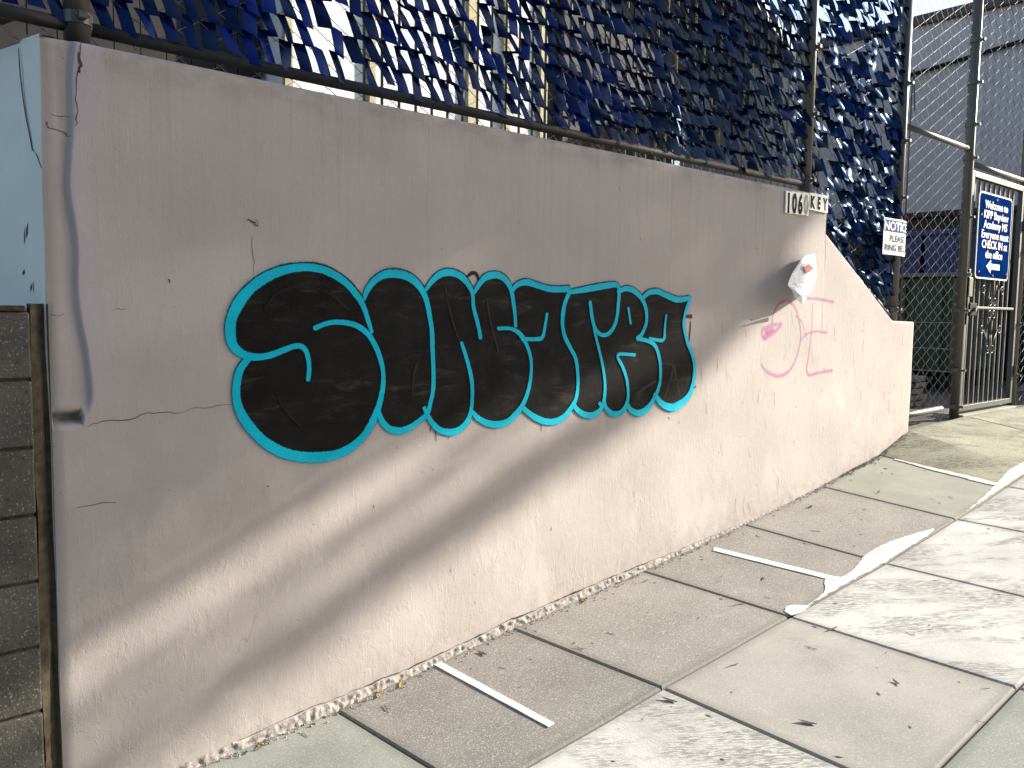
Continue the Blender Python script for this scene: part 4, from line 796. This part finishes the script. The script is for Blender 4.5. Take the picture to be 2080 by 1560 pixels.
# gate
gate = thing('metal_gate', 'grey barred metal gate with scroll ornaments and a navy sign', 'gate', loc=(0,0,0))
gx0, gx1, gz0, gz1 = 7.905, 9.215, GZ+.04, 2.825
mb = MB(); y0, y1 = FY-.022, FY+.022
mb.box(gx0, gx0+.05, y0, y1, gz0, gz1, .004); mb.box(gx1-.05, gx1, y0, y1, gz0, gz1, .004)
mb.box(gx0+.05, gx1-.05, y0, y1, gz1-.05, gz1, .004); mb.box(gx0+.05, gx1-.05, y0, y1, gz0, gz0+.05, .004)
mb.build('gate_frame', M['gate'], gate)
mb = MB(); mb.box(gx0+.05, gx1-.05, FY-.012, FY+.012, 1.638, 1.660, .003); mb.build('cross_bar', M['gate'], gate)
nb = 9; bars = [gx0+.05+(gx1-gx0-.1)*(i+1)/(nb+1) for i in range(nb)]
bme = None
for xb in bars:
    b = MB(); b.box(-.009, .009, -.009, .009, gz0+.05, gz1-.05)
    if bme is None: bme = mesh('bar', b.v, b.f)
    link('bar', bme, M['gate'], gate, loc=(xb, FY+.024, 0))
def scroll(cx_, cz, r, hand, up, tail):
    pts = []
    for i in range(22):
        a = i/21*2.4*math.pi; rr = r*(1-.72*i/21)
        pts.append((cx_+hand*rr*math.cos(a), FY-.014, cz+up*rr*math.sin(a)))
    pts = [(tail[0], FY-.014, tail[1]), ((tail[0]*.6+pts[0][0]*.4), FY-.014, tail[1]*.5+pts[0][2]*.5)] + pts
    m_ = MB(); m_.tube(pts, .0055, 6); return m_.build('scroll', M['gate'], gate, smooth=True)
mx = bars[4]
for cxx, czz, hd, up, tl in ((8.32,1.81,1,1,(mx-.02,2.1)),(8.79,1.81,-1,1,(mx+.02,2.1)),(mx-.055,1.715,1,-1,(mx-.10,1.90)),(mx+.055,1.715,-1,-1,(mx+.10,1.90)),
                          (mx-.055,1.585,1,1,(mx-.10,1.46)),(mx+.055,1.585,-1,1,(mx+.10,1.46)),(8.33,1.46,1,-1,(mx-.02,1.24)),(8.78,1.46,-1,-1,(mx+.02,1.24)),
                          (mx-.06,1.275,1,-1,(mx-.02,1.40)),(mx+.06,1.275,-1,-1,(mx+.02,1.40))):
    scroll(cxx, czz, .048, hd, up, tl)
mb = MB(); mb.box(7.93, 8.10, FY-.05, FY+.03, 1.575, 1.69, .008); lk = mb.build('lock_box', M['lock'], gate)
mb = MB(); mb.tube([(8.015, FY-.075, 1.632), (8.015, FY-.05, 1.632)], .017, 12); mb.build('keyhole', M['galv'], lk)
mb = MB(); mb.box(7.90, 7.99, FY-.045, FY-.022, 1.74, 1.91, .006); mb.build('strike_plate', M['gate'], gate)
mb = MB(); mb.box(7.90, 7.94, FY-.04, FY-.022, 1.50, 1.98, .004); mb.build('guard_strip', M['gate'], gate)
for z in (1.0, 2.4):
    mb = MB(); mb.tube([(9.222, FY-.03, z), (9.222, FY-.03, z+.10)], .016, 10); mb.build('hinge', M['gate'], gate)
sill = thing('gate_sill', 'low pale concrete sill under the metal gate', 'sill')
mb = MB(); mb.box(7.9, 9.25, .04, .30, GZ-.10, GZ+.012, .006); mb.build('sill_block', M['slab_smooth'], sill)

# ------------------------------------------------------------------ text
def text_mesh(s, size, bold=0., align='CENTER', sx=1.0):
    cu = bpy.data.curves.new('txt', 'FONT'); cu.body = s; cu.size = size; cu.align_x = align; cu.offset = bold; cu.resolution_u = 3
    o = bpy.data.objects.new('txt', cu); COL.objects.link(o)
    dg = bpy.context.evaluated_depsgraph_get(); dg.update()
    me = bpy.data.meshes.new_from_object(o.evaluated_get(dg))
    bpy.data.objects.remove(o); bpy.data.curves.remove(cu)
    me.name = 'lettering'
    for q in me.vertices: q.co.x *= sx
    me.materials.clear(); return me
def place(me, fn):
    for q in me.vertices: q.co = Vector(fn(q.co.x, q.co.y))
    me.update(); return me
# navy welcome sign hung on the gate
sg = thing('welcome_sign', 'navy blue welcome sign with white lettering and arrow hung on the gate', 'sign')
sx0, sx1, sz0, sz1, sy = 7.985, 8.795, 1.905, 2.66, .045
def rounded(w_, h, r, n=6):
    out = []
    for cx_, cz, a0 in ((w_/2-r, h/2-r, 0), (-w_/2+r, h/2-r, 90), (-w_/2+r, -h/2+r, 180), (w_/2-r, -h/2+r, 270)):
        for i in range(n+1):
            a = math.radians(a0+90*i/n); out.append((cx_+r*math.cos(a), cz+r*math.sin(a)))
    return out
def plate(poly, y0, y1, cx_, cz):
    n = len(poly); v = [(cx_+a, y0, cz+b) for a, b in poly]+[(cx_+a, y1, cz+b) for a, b in poly]
    return v, [tuple(range(n))[::1], tuple(range(n, 2*n))[::-1]]+[(i, n+i, n+(i+1) % n, (i+1) % n) for i in range(n)]
cxs, czs = (sx0+sx1)/2, (sz0+sz1)/2
v, f = plate(rounded(sx1-sx0, sz1-sz0, .05), sy, sy+.006, cxs, czs); link('backing', mesh('backing', v, f), M['white'], sg)
v, f = plate(rounded(sx1-sx0-.035, sz1-sz0-.03, .04), sy-.003, sy, cxs, czs); link('face', mesh('face', v, f), M['navy'], sg)
for i, s_ in enumerate(['Welcome to', 'KIPP Bayview', 'Academy MS', 'Everyone must', 'CHECK IN at', 'the office']):
    me = text_mesh(s_, .098, .0018, sx=1.12); zz = sz1-.135-i*.0865
    link('lettering', place(me, lambda a, b: (cxs+.01+a, sy-.0045, zz+b)), M['white'], sg)
ar = [(-.15,0),(-.05,.062),(-.05,.026),(.15,.026),(.15,-.026),(-.05,-.026),(-.05,-.062)]
link('arrow', mesh('arrow', [(cxs+a*1.1, sy-.0045, sz0+.115+b) for a, b in ar], [tuple(range(7))]), M['white'], sg)
bm_ = MB()
for a, b in ((0, sz1-.045), (-.34, sz0+.06), (.34, sz0+.06), (.0, sz0+.035), (-.35, sz1-.2)):
    bm_.tube([(cxs+a, sy-.010, b), (cxs+a, sy-.003, b)], .010, 8)
bm_.build('bolt', M['galv'], sg)
# notice wrapped round the fence post
ns = thing('notice_sign', 'curved white and blue notice sheet wrapped round the fence post', 'sign', loc=(0,0,0))
nw, nz0, nz1 = .40, 2.008, 2.270
def nbend(s, z, lift=0.):
    # flat against the strips on the left, curling back round the post on the right
    x = 6.118; y = .012; n = 24; ds = s/n; ph = 0.
    for i in range(n):
        q = (i+.5)*ds; ph = .40*max(0., (q-.19)/.21)**1.5 - .05
        x += math.cos(ph)*ds; y += math.sin(ph)*ds
    return (x + math.sin(ph)*lift, y - math.cos(ph)*lift, z + .03*max(0., (s-.2))*(1 if z > 2.13 else -.3)*0)
def nsheet(s0, s1, z0, z1, lift, mat, name, n=22):
    v = [nbend(s0+(s1-s0)*i/n, z, lift) for i in range(n+1) for z in (z0, z1)]
    f = [(i*2, i*2+2, i*2+3, i*2+1) for i in range(n)]
    return link(name, mesh(name, v, f, smooth=True), M[mat], ns)
nsheet(0, nw, nz0, nz1, 0, 'white', 'sheet'); nsheet(.012, nw-.012, nz1-.096, nz1-.012, .0012, 'signblue', 'blue_band')
for s_, size, zz, off, mt, sx_ in (('NOTICE', .088, nz1-.084, .198, 'white', 1.22), ('PLEASE', .064, nz1-.165, .212, 'ink', 1.2), ('RING BELL', .064, nz1-.232, .198, 'ink', 1.18)):
    me = text_mesh(s_, size, .0012, sx=sx_)
    bm = bmesh.new(); bm.from_mesh(me); bmesh.ops.triangulate(bm, faces=bm.faces[:]); bmesh.ops.subdivide_edges(bm, edges=[e for e in bm.edges if e.calc_length() > .02], cuts=2); bm.to_mesh(me); bm.free()
    link('lettering', place(me, lambda a, b: nbend(a+off, zz+b, .0026)), M[mt], ns)
mb = MB(); mb.tube([(6.52, FY, 2.262), (6.52, FY, 2.295)], .0425, 16); tag(mb.build('red_tape_wrap', M['red']), 'red tape wound round the post above the notice', 'tape')
# house number tiles
hn = thing('house_number', 'house number plate 1060 of white tiles with black digits', 'number plate', loc=(0,0,0))
tx = [4.737, 4.805, 4.877, 4.948, 5.022]
for i in range(4):
    mb = MB(); y = wall_y(tx[i], 2.25)[0]
    mb.box(tx[i]+.001, tx[i+1]-.001, y-.010, y-.002, 2.178+.002*i, 2.312+.004*i, .0015)
    tl = mb.build('tile', M['white'], hn)
    me = text_mesh('1060'[i], .160, .0075, sx=.66); cx_ = (tx[i]+tx[i+1])/2
    xs_ = [q.co.x for q in me.vertices]; mid = (min(xs_)+max(xs_))/2
    link('digit', place(me, lambda a, b: (cx_+a-mid, y-.0115, 2.187+.003*i+b)), M['fadedink' if i == 3 else 'ink'], tl)
kp = thing('key_sign', 'small white plate lettered KEY beside the house number', 'sign', loc=(0,0,0))
yk = wall_y(5.15, 2.28)[0]
mb = MB(); mb.box(5.026, 5.262, yk-.010, yk-.002, 2.222, 2.332, .0015); mb.build('plate', M['white'], kp)
for i, ch in enumerate('KEY'):
    me = text_mesh(ch, .102, .005, sx=.74); xs_ = [q.co.x for q in me.vertices]; mid = (min(xs_)+max(xs_))/2
    link('lettering', place(me, lambda a, b: (5.066+.078*i+a-mid, yk-.0115, 2.240+b)), M['ink'], kp)
# flyer stuck to the wall, left edge standing off in the wind
fl = thing('torn_flyer', 'torn white paper flyer with red picture hanging loose on the sunlit wall', 'paper', loc=(0,0,0))
def fly(u, w_):
    r = u*(len(FLYER)-1); i = min(len(FLYER)-2, int(r)); fr = r-i; q = w_*2; j = min(1, int(q)); fq = q-j
    P = [np.array(FLYER[i+a_][j+b_]) for a_ in (0,1) for b_ in (0,1)]
    return (P[0]*(1-fr)+P[2]*fr)*(1-fq)+(P[1]*(1-fr)+P[3]*fr)*fq
v = []; f = []; nr, nc = 22, 14
for i in range(nr+1):
    for j in range(nc+1):
        p = fly(i/nr, j/nc); q = mnoise.noise(Vector((i*.33, j*.4, 2)))*.009 + mnoise.noise(Vector((i*.9, j*.35, 5)))*.003
        v.append((p[0]+q*.4, p[1]-.014-abs(q), p[2]+q*.3))
for i in range(nr):
    for j in range(nc): f.append((i*(nc+1)+j, (i+1)*(nc+1)+j, (i+1)*(nc+1)+j+1, i*(nc+1)+j+1))
me = mesh('sheet', v, f); o = link('sheet', me, M['paper'], fl)
md = o.modifiers.new('thick', 'SOLIDIFY'); md.thickness = .0015
x1, y1, z1 = FLYER[3][0]; x2, y2, z2 = FLYER[4][1]
link('folded_corner', mesh('folded_corner', [(x1-.03,y1-.02,z1+.02),(x1+.05,y1-.05,z1-.03),(x2+.03,y2-.04,z2+.02),(x2+.0,y2-.03,z2-.02),(x1+.02,y1-.03,z1-.05)], [(0,1,4),(1,2,3,4)]), M['paper'], fl)
rc = FLYER_RED
link('red_picture', mesh('red_picture', [(a, b-.028, c_) for a, b, c_ in rc], [tuple(range(len(rc)))]), M['print'], fl)
# leaves and twigs on the pavement
def leaf_mesh(L, wd, curl, seed):
    r = random.Random(seed); v = []; f = []
    for i in range(6):
        t = i/5; ww = wd*math.sin(math.pi*min(.97, t*.94+.03))**.8
        zc = .001+curl*(t-.4)**2*L*.3
        for a in (-1, 0, 1): v.append((L*(t-.5), a*ww+r.uniform(-.001,.001), zc+abs(a)*ww*.15))
    for i in range(5):
        for a in (0, 1): f.append((i*3+a, (i+1)*3+a, (i+1)*3+a+1, i*3+a+1))
    return mesh('dry_leaf', v, f)
LM = [leaf_mesh(.055, .004, 1.2, 1), leaf_mesh(.07, .0045, .7, 2), leaf_mesh(.045, .009, 1.6, 3), leaf_mesh(.06, .010, 1.0, 4)]
def twig_mesh(seed):
    r = random.Random(seed); m_ = MB(); p = [Vector((-.04,0,.002))]
    for i in range(6): p.append(p[-1]+Vector((.014, r.uniform(-.004,.005), r.uniform(-.0012,.0012))))
    m_.tube(p, [.0016,.0016,.0015,.0014,.0012,.001,.0006], 5)
    m_.tube([p[3], p[3]+Vector((.014,.014,.001))], [.0014,.0007], 4); return mesh('twig', m_.v, m_.f)
TM = [twig_mesh(11), twig_mesh(12), twig_mesh(13)]
for i, (x, y, kd) in enumerate(LITTER):
    if kd < 2 and i % 3 == 2: continue
    if y > -.03: y = -.045
    if kd == 1:
        o = link('twig', R.choice(TM), M['leafdark']); tag(o, 'thin dark twig or dry leaf stem lying on the concrete pavement', 'twig', 'twigs scattered on the pavement')
    elif kd == 0:
        me = R.choice(LM).copy(); me.materials.clear(); o = link('dry_leaf', me, M['leafdark']); tag(o, 'small curled dark dry leaf lying on the concrete pavement', 'leaf', 'dark dry leaves scattered on the pavement')
    else:
        me = R.choice(LM[2:]).copy(); me.materials.clear(); o = link('dry_leaf', me, M['leafyellow'] if i % 2 else M['leafbrown']); tag(o, 'yellow brown dry leaf lying against the crumbled foot of the pink wall', 'leaf', 'yellowed leaves along the wall foot')
    o.location = (x, y, S(x, y)+.001); o.rotation_euler = (R.uniform(-.05,.05), R.uniform(-.02,.02), R.uniform(0, 6.28)); s_ = R.uniform(.8, 1.35); s_ *= .6 if kd == 1 else .9; o.scale = (s_, s_*R.uniform(.7,1.1), s_)
# tiny litter flecks
fm = MB()
for i in range(240):
    x = R.uniform(.9, 7.5); y = -R.uniform(0, 1)**1.6*1.75-.02; s_ = R.uniform(.001,.0035)*(1+.3*x/3); a = R.uniform(0, 6.28); z = S(x, y)+.001
    L = s_*R.uniform(1, 5)
    fm.add([(x+math.cos(a)*L, y+math.sin(a)*L, z), (x-math.sin(a)*s_, y+math.cos(a)*s_, z+.0006), (x-math.cos(a)*L, y-math.sin(a)*L, z), (x+math.sin(a)*s_, y-math.cos(a)*s_, z+.0004)], [(0,1,2,3)])
tag(fm.build('litter_flecks', M['leafdark'], None, kind='stuff'), 'tiny dry leaf flecks scattered over the pavement', 'debris')

# ------------------------------------------------------------------ yard and buildings behind the fence
def building(name, label, cat='building'): return thing(name, label, cat)
gb = building('grey_building', 'big windowless grey building with dark roof edge behind the gate')
mb = MB(); mb.box(16, 30, -1.6, 9.35, -1, 6.80); mb.build('wall', M['greywall'], gb)
mb = MB(); mb.box(15.90, 30.1, -1.7, 9.45, 6.803, 6.98, .01); mb.build('roof_edge', M['trim'], gb)
mb = MB(); mb.tube([(15.93, 9.3, 5.55), (15.93, 5.2, 5.85), (15.93, 4.2, 5.95), (15.93, 2.4, 6.15), (15.93, .2, 6.3)], .035, 8); mb.build('cable', M['lock'], gb)
bh = building('brown_house', 'dark brown timber house with overhanging gable behind the blue fence')
sd = MB()
for i in range(30):
    z = -.8+i*.25
    sd.add([(9.3,7.0,z),(12.7,7.0,z),(12.7,7.035,z+.245),(9.3,7.035,z+.245),(9.3,7.0,z-.004),(12.7,7.0,z-.004)], [(0,1,2,3),(4,5,1,0)])
sd.box(9.3, 12.7, 7.04, 12, -.8, 7.0); sd.build('siding', M['brownsiding'], bh)
rf = MB()
def roofslab(x0, z0, x1, z1, y0, y1, th):
    v = [(x0,y0,z0),(x1,y0,z1),(x1,y1,z1),(x0,y1,z0),(x0,y0,z0+th),(x1,y0,z1+th),(x1,y1,z1+th),(x0,y1,z0+th)]
    rf.add(v, [(0,3,2,1),(4,5,6,7),(0,1,5,4),(2,3,7,6),(1,2,6,5),(0,4,7,3)])
roofslab(11.0, 8.68, 15.4, 6.55, 6.2, 12, .16); roofslab(11.0, 8.68, 6.4, 6.45, 6.2, 12, .16)
r_ = rf.build('roof', M['trim'], bh)
fs = MB(); fs.add([(11.0,6.18,8.66),(15.42,6.18,6.52),(15.42,6.18,6.74),(11.0,6.18,8.88)], [(0,1,2,3)]); fs.add([(11.0,6.199,8.66),(15.42,6.199,6.52),(15.42,6.199,6.74),(11.0,6.199,8.88)], [(3,2,1,0)])
fs.build('fascia', M['whitestucco'], r_)
gv = MB()
for i in range(14):
    x = 7.0+i*.6; zt = 8.6-abs(x-11.0)*.485
    gv.box(x-.28, x+.28, 6.98, 7.03, 4.9+.9*abs(math.sin(i)), zt)
gv.build('gable_boards', M['brownsiding'], bh)
wbn = building('white_building', 'sunlit white stucco building with beige boards behind the blue fence')
mb = MB(); mb.box(4.25, 8.15, 5.6, 6.9, -.8, 7.2); mb.box(8.155, 10.45, 5.6, 6.1, -.8, 3.72); mb.build('wall', M['whitestucco'], wbn)
for (a, b) in ((4.27,4.36),(5.3,5.38),(6.72,6.84),(7.30,7.42),(7.95,8.14)):
    mb = MB(); mb.box(a, b, 5.54, 5.597, -.5, 7.1); mb.build('board', M['beige'], wbn)
ds = building('dark_shed', 'dark brown board shed behind the fence above the left of the wall', 'shed')
for i in range(16):
    x = .25+i*.245
    mb = MB(); mb.box(x, x+.235, 5.9, 5.93+R.uniform(0,.012), -.6, 5.4+R.uniform(-.02,.02)); mb.build('board', M['shed'], ds)
mb = MB(); mb.box(.2, 4.2, 5.96, 8.6, -.6, 5.35); mb.build('shed_body', M['shed'], ds)
rl = thing('picket_railing', 'row of thin ochre metal pickets close behind the blue fence', 'railing')
pk = MB(); pk.tube([(0,0,.6),(0,0,3.9)], .008, 6); pme = mesh('picket', pk.v, pk.f)
for i in range(44): link('picket', pme, M['ochrewood'], rl, loc=(2.35+i*.105, .95, 0))
mb = MB(); mb.box(2.3, 7.0, .935, .965, 1.0, 1.04); mb.build('rail', M['ochrewood'], rl)
# things in the shaded yard behind the gate
bs = building('corrugated_shed', 'low dark corrugated steel shed in the shade behind the gate', 'shed')
mb = MB()
for i in range(54):
    y = -1.0+i*.1
    mb.box(13.0, 13.03+.02*(i % 2), y, y+.098, GZ-.2, 3.02)
mb.build('corrugated_wall', M['black_steel'], bs)
mb = MB(); mb.box(13.06, 15.6, -1.0, 4.4, GZ-.2, 3.0); mb.build('shed_body', M['black_steel'], bs)
mb = MB(); mb.box(12.9, 15.7, -1.1, 4.5, 3.03, 3.10); mb.build('roof', M['black_steel'], bs)
dp = thing('dumpster', 'dark green steel dumpster behind the chain link panel', 'dumpster', loc=(0,0,0))
mb = MB(); mb.box(10.2, 11.6, 1.05, 2.6, GZ+.25, 2.02, .02); mb.build('bin_body', M['dumpster'], dp)
mb = MB()
for i in range(4): mb.box(10.165, 10.2, 1.15+i*.42, 1.22+i*.42, GZ+.25, 1.98)
mb.build('rib', M['dumpster'], dp)
mb = MB(); mb.box(10.15, 11.65, 1.0, 2.65, 2.022, 2.07, .008); mb.build('rim', M['galv'], dp)
for q in ((10.3,1.2),(10.3,2.4),(11.5,1.2),(11.5,2.4)):
    mb = MB(); mb.tube([(q[0], q[1]-.03, GZ+.12), (q[0], q[1]+.03, GZ+.12)], .10, 12); mb.build('wheel', M['lock'], dp)
for i, (x, y) in enumerate(((11.9,1.65),(11.95,2.35))):
    bb = thing('recycling_bin', ('blue wheeled bin behind the green dumpster' if i == 0 else 'second blue wheeled bin behind the green dumpster, farther left'), 'bin', 'blue bins behind the dumpster')
    mb = MB(); mb.add([(x-.25,y-.25,GZ+.1),(x+.25,y-.25,GZ+.1),(x+.25,y+.25,GZ+.1),(x-.25,y+.25,GZ+.1),(x-.32,y-.32,2.62),(x+.32,y-.32,2.62),(x+.32,y+.32,2.62),(x-.32,y+.32,2.62)],
                      [(0,3,2,1),(0,1,5,4),(1,2,6,5),(2,3,7,6),(3,0,4,7)]); mb.build('bin_body', M['bluebin'], bb)
    mb = MB(); mb.box(x-.35, x+.35, y-.35, y+.35, 2.622, 2.70, .02); mb.build('lid', M['bluebin'], bb)
ps = thing('plank_stack', 'stack of weathered grey planks on the ground behind the panel', 'planks', loc=(0,0,0))
for i in range(5):
    for j in range(2):
        mb = MB(); o_ = R.uniform(-.05,.05); mb.box(8.3+o_+j*.28, 8.55+o_+j*.28, .75, 2.6, GZ-.02+i*.062, GZ+.03+i*.062, .004); mb.build('plank', M['greywood'], ps)
rk = thing('pipe_rack', 'low dark pipe rack in the shade behind the chain link panel', 'rack', loc=(0,0,0))
for z in (.98, 1.22, 1.5):
    mb = MB(); mb.tube([(9.5, .7, z), (9.6, 2.4, z)], .012, 6); mb.build('rack_bar', M['darkwire'], rk)
for y in (.7, 1.55, 2.4):
    mb = MB(); mb.tube([(9.55, y, GZ-.03), (9.55, y, 1.55)], .015, 6); mb.build('rack_upright', M['darkwire'], rk)

# ------------------------------------------------------------------ street tree up the road that shades the wall
tree = thing('street_tree', 'leafy street tree across the road shading the left of the wall', 'tree', loc=(0,0,0))
TX = 22.0; TK = math.tan(math.radians(SUN_OFF)); TS = SUN.z/SUN.x
def tp(x0, v, xt): return Vector((xt, -TK*(xt-x0), v+EYE+TS*xt))
tb = MB(); tY = -9.2; g0 = groundz(22, -8)
tb.tube([(TX, tY, -.6), (TX, tY, 2), (TX+.05, tY+.05, 5), (TX, tY, 8.2), (TX-.1, tY-.1, 10.5), (TX, tY, 12.5)], [.36,.28,.25,.22,.15,.05], 12)
tr_ = tb.build('trunk', M['bark'], tree, smooth=True)
bo = MB()
BOUGH = [[(-1.6,-1.57),(0,-1.60),(1.5,-1.62),(3.0,-1.64)], [(-1.8,-1.78),(0,-1.82),(1.1,-1.84),(2.4,-1.88),(3.9,-1.98),(4.8,-1.84)], [(-1.6,-.9),(1,-.7),(3,-.6),(5,-.9)], [(-1.6,.2),(2,.5),(5,.4)], [(-1.6,1.2),(2,1.6),(5,1.5)]]
for b in BOUGH:
    pts = [tp(x0, v_, TX) for x0, v_ in b]
    pts = [Vector((TX, tY, pts[0].z-.25))] + pts
    bo.tube(pts, [.10]+[.05-.04*i/len(b) for i in range(len(b))], 6)
bo.build('bough', M['bark'], tree, smooth=True)
lf = MB(); RT = random.Random(21)
def leafcard(p, s):
    n = Vector((RT.gauss(0,1), RT.gauss(0,1), RT.gauss(0,1))).normalized(); a = n.orthogonal().normalized(); a.rotate(Matrix.Rotation(RT.uniform(0,6.28), 3, n)); b = n.cross(a)
    L = s*RT.uniform(.8, 1.5); w_ = s*RT.uniform(.4, .7)
    lf.add([p-a*L, p-b*w_*.9+n*.01, p+a*L, p+b*w_], [(0,1,2,3)])
def bound(x0):  # underside of the crown
    return np.interp(x0, [-2, 1.6, 2.6, 3.2, 4.0, 4.6, 5.2, 5.7], [-1.36, -1.38, -1.50, -1.66, -1.80, -1.72, -1.62, -1.2])
cnt = 0
while cnt < 5200:
    x0 = RT.uniform(-2.2, 5.55); v_ = RT.uniform(-1.8, 2.5); 
    if v_ < bound(x0): continue
    if x0 < 2.6 and v_ < -.35 and RT.random() > .62+.38*max(sstep(1.6, 2.6, x0), sstep(-1.0, -.35, v_)): continue
    if x0 > 5.0 and v_ > -1.2 and RT.random() < sstep(4.95, 5.5, x0): continue
    leafcard(tp(x0, v_, TX+RT.uniform(-2.0, 2.0)), .115); cnt += 1
for (b, n, sg_) in ((BOUGH[1][2:], 900, .045),):
    xs_ = [q[0] for q in b]; vs_ = [q[1] for q in b]
    for i in range(n):
        x0 = RT.uniform(xs_[0], xs_[-1]); v_ = np.interp(x0, xs_, vs_)+RT.gauss(0, sg_); leafcard(tp(x0, v_, TX+RT.uniform(-.8,.8)), .075)
# the street side of the crown
for i in range(2200):
    a = RT.uniform(0, 6.28); r = RT.uniform(0, 1)**.5; p = Vector((TX+RT.gauss(0,1.2), tY-.6+r*math.cos(a)*2.0, 12.4+r*math.sin(a)*1.9)); leafcard(p, .13)
lf.build('crown', M['treeleaf'], tree, kind='stuff')

# an unseen young kerb tree, added nearer by so its boughs throw finer streaks
kt = thing('added_kerb_tree', 'slender young kerb tree out of view, added so its thin leafy boughs streak the shade', 'tree', loc=(0,0,0))
KX, KY = 13.0, -6.4
k_ = MB(); k_.tube([(KX, KY, .1), (KX+.05, KY, 2), (KX, KY+.05, 4), (KX-.05, KY+.1, 5.6), (KX, KY-.1, 7.2)], [.09,.075,.06,.04,.015], 10); k_.build('trunk', M['bark'], kt, smooth=True)
KB = [[(-2.2,-1.36),(0,-1.385),(1.2,-1.39),(2.2,-1.42)], [(-2.2,-1.59),(-.2,-1.60),(1.4,-1.61),(3.2,-1.63)], [(-2.2,-1.80),(0,-1.83),(1.4,-1.85),(2.6,-1.90),(3.6,-1.95)]]
k_ = MB(); lf = MB()
for b, n, sg_, ls in zip(KB, (170, 330, 520), (.020, .030, .046), (.026, .030, .034)):
    pts = [tp(x0, v_, KX) for x0, v_ in b]
    k_.tube([Vector((KX-.02, KY, pts[0].z-.3))] + pts, [.03, .022, .018, .014, .009, .006][:len(pts)+1], 6)
    xs_ = [q[0] for q in b]; vs_ = [q[1] for q in b]
    for i in range(n):
        x0 = RT.uniform(xs_[0], xs_[-1]); leafcard(tp(x0, np.interp(x0, xs_, vs_)+RT.gauss(0, sg_), KX+RT.uniform(-.25,.25)), ls)
for i in range(260):  # sparse leaves added to dim the light gaps between the boughs
    leafcard(tp(RT.uniform(-2.2, 1.5), RT.uniform(-1.82, -1.42), KX+RT.uniform(-.25,.25)), .03)
k_.build('bough', M['bark'], kt, smooth=True)
for i in range(900):
    a = RT.uniform(0, 6.28); r = RT.uniform(0, 1)**.5; leafcard(Vector((KX+RT.gauss(0,.4), KY-.25+r*math.cos(a)*.8, 6.0+r*math.sin(a)*1.2)), .07)
lf.build('crown', M['treeleaf'], kt, kind='stuff')

# ------------------------------------------------------------------ houses across the street
for i, (x0, x1, h, col, lb) in enumerate(((-22,-13.2,8.6,'greywall','grey row house across the street, leftmost of the row'),(-13,-4.2,9.4,'beige','tan row house across the street, middle of the row'),(-4,4.8,8.2,'brownsiding','brown row house across the street'),(5,12.5,8.8,'beige','tan row house across the street nearest the tree'))):
    hs = thing('row_house', lb, 'house', 'row houses across the street', loc=(0,0,0))
    mb = MB(); mb.box(x0, x1, -22, -12.5, -1.5, h); mb.build('wall', M[col], hs)
    mb = MB(); mb.box(x0-.05, x1+.05, -22.1, -12.2, h+.003, h+.3, .03); mb.build('roof', M['trim'], hs)
    for fz in (2.6, 5.6):
        for q in range(3):
            xw = x0+1.2+q*2.5; mb = MB(); mb.box(xw, xw+1.3, -12.497, -12.44, fz, fz+1.7); fr = mb.build('window', M['whitestucco'], hs)
            mb = MB(); mb.box(xw+.08, xw+1.22, -12.437, -12.42, fz+.08, fz+1.62); mb.build('pane', M['glass'], fr)
    mb = MB(); mb.box(x0+1, x0+3.6, -12.497, -12.45, -.9, 1.5); mb.build('garage_door', M['whitestucco'], hs)
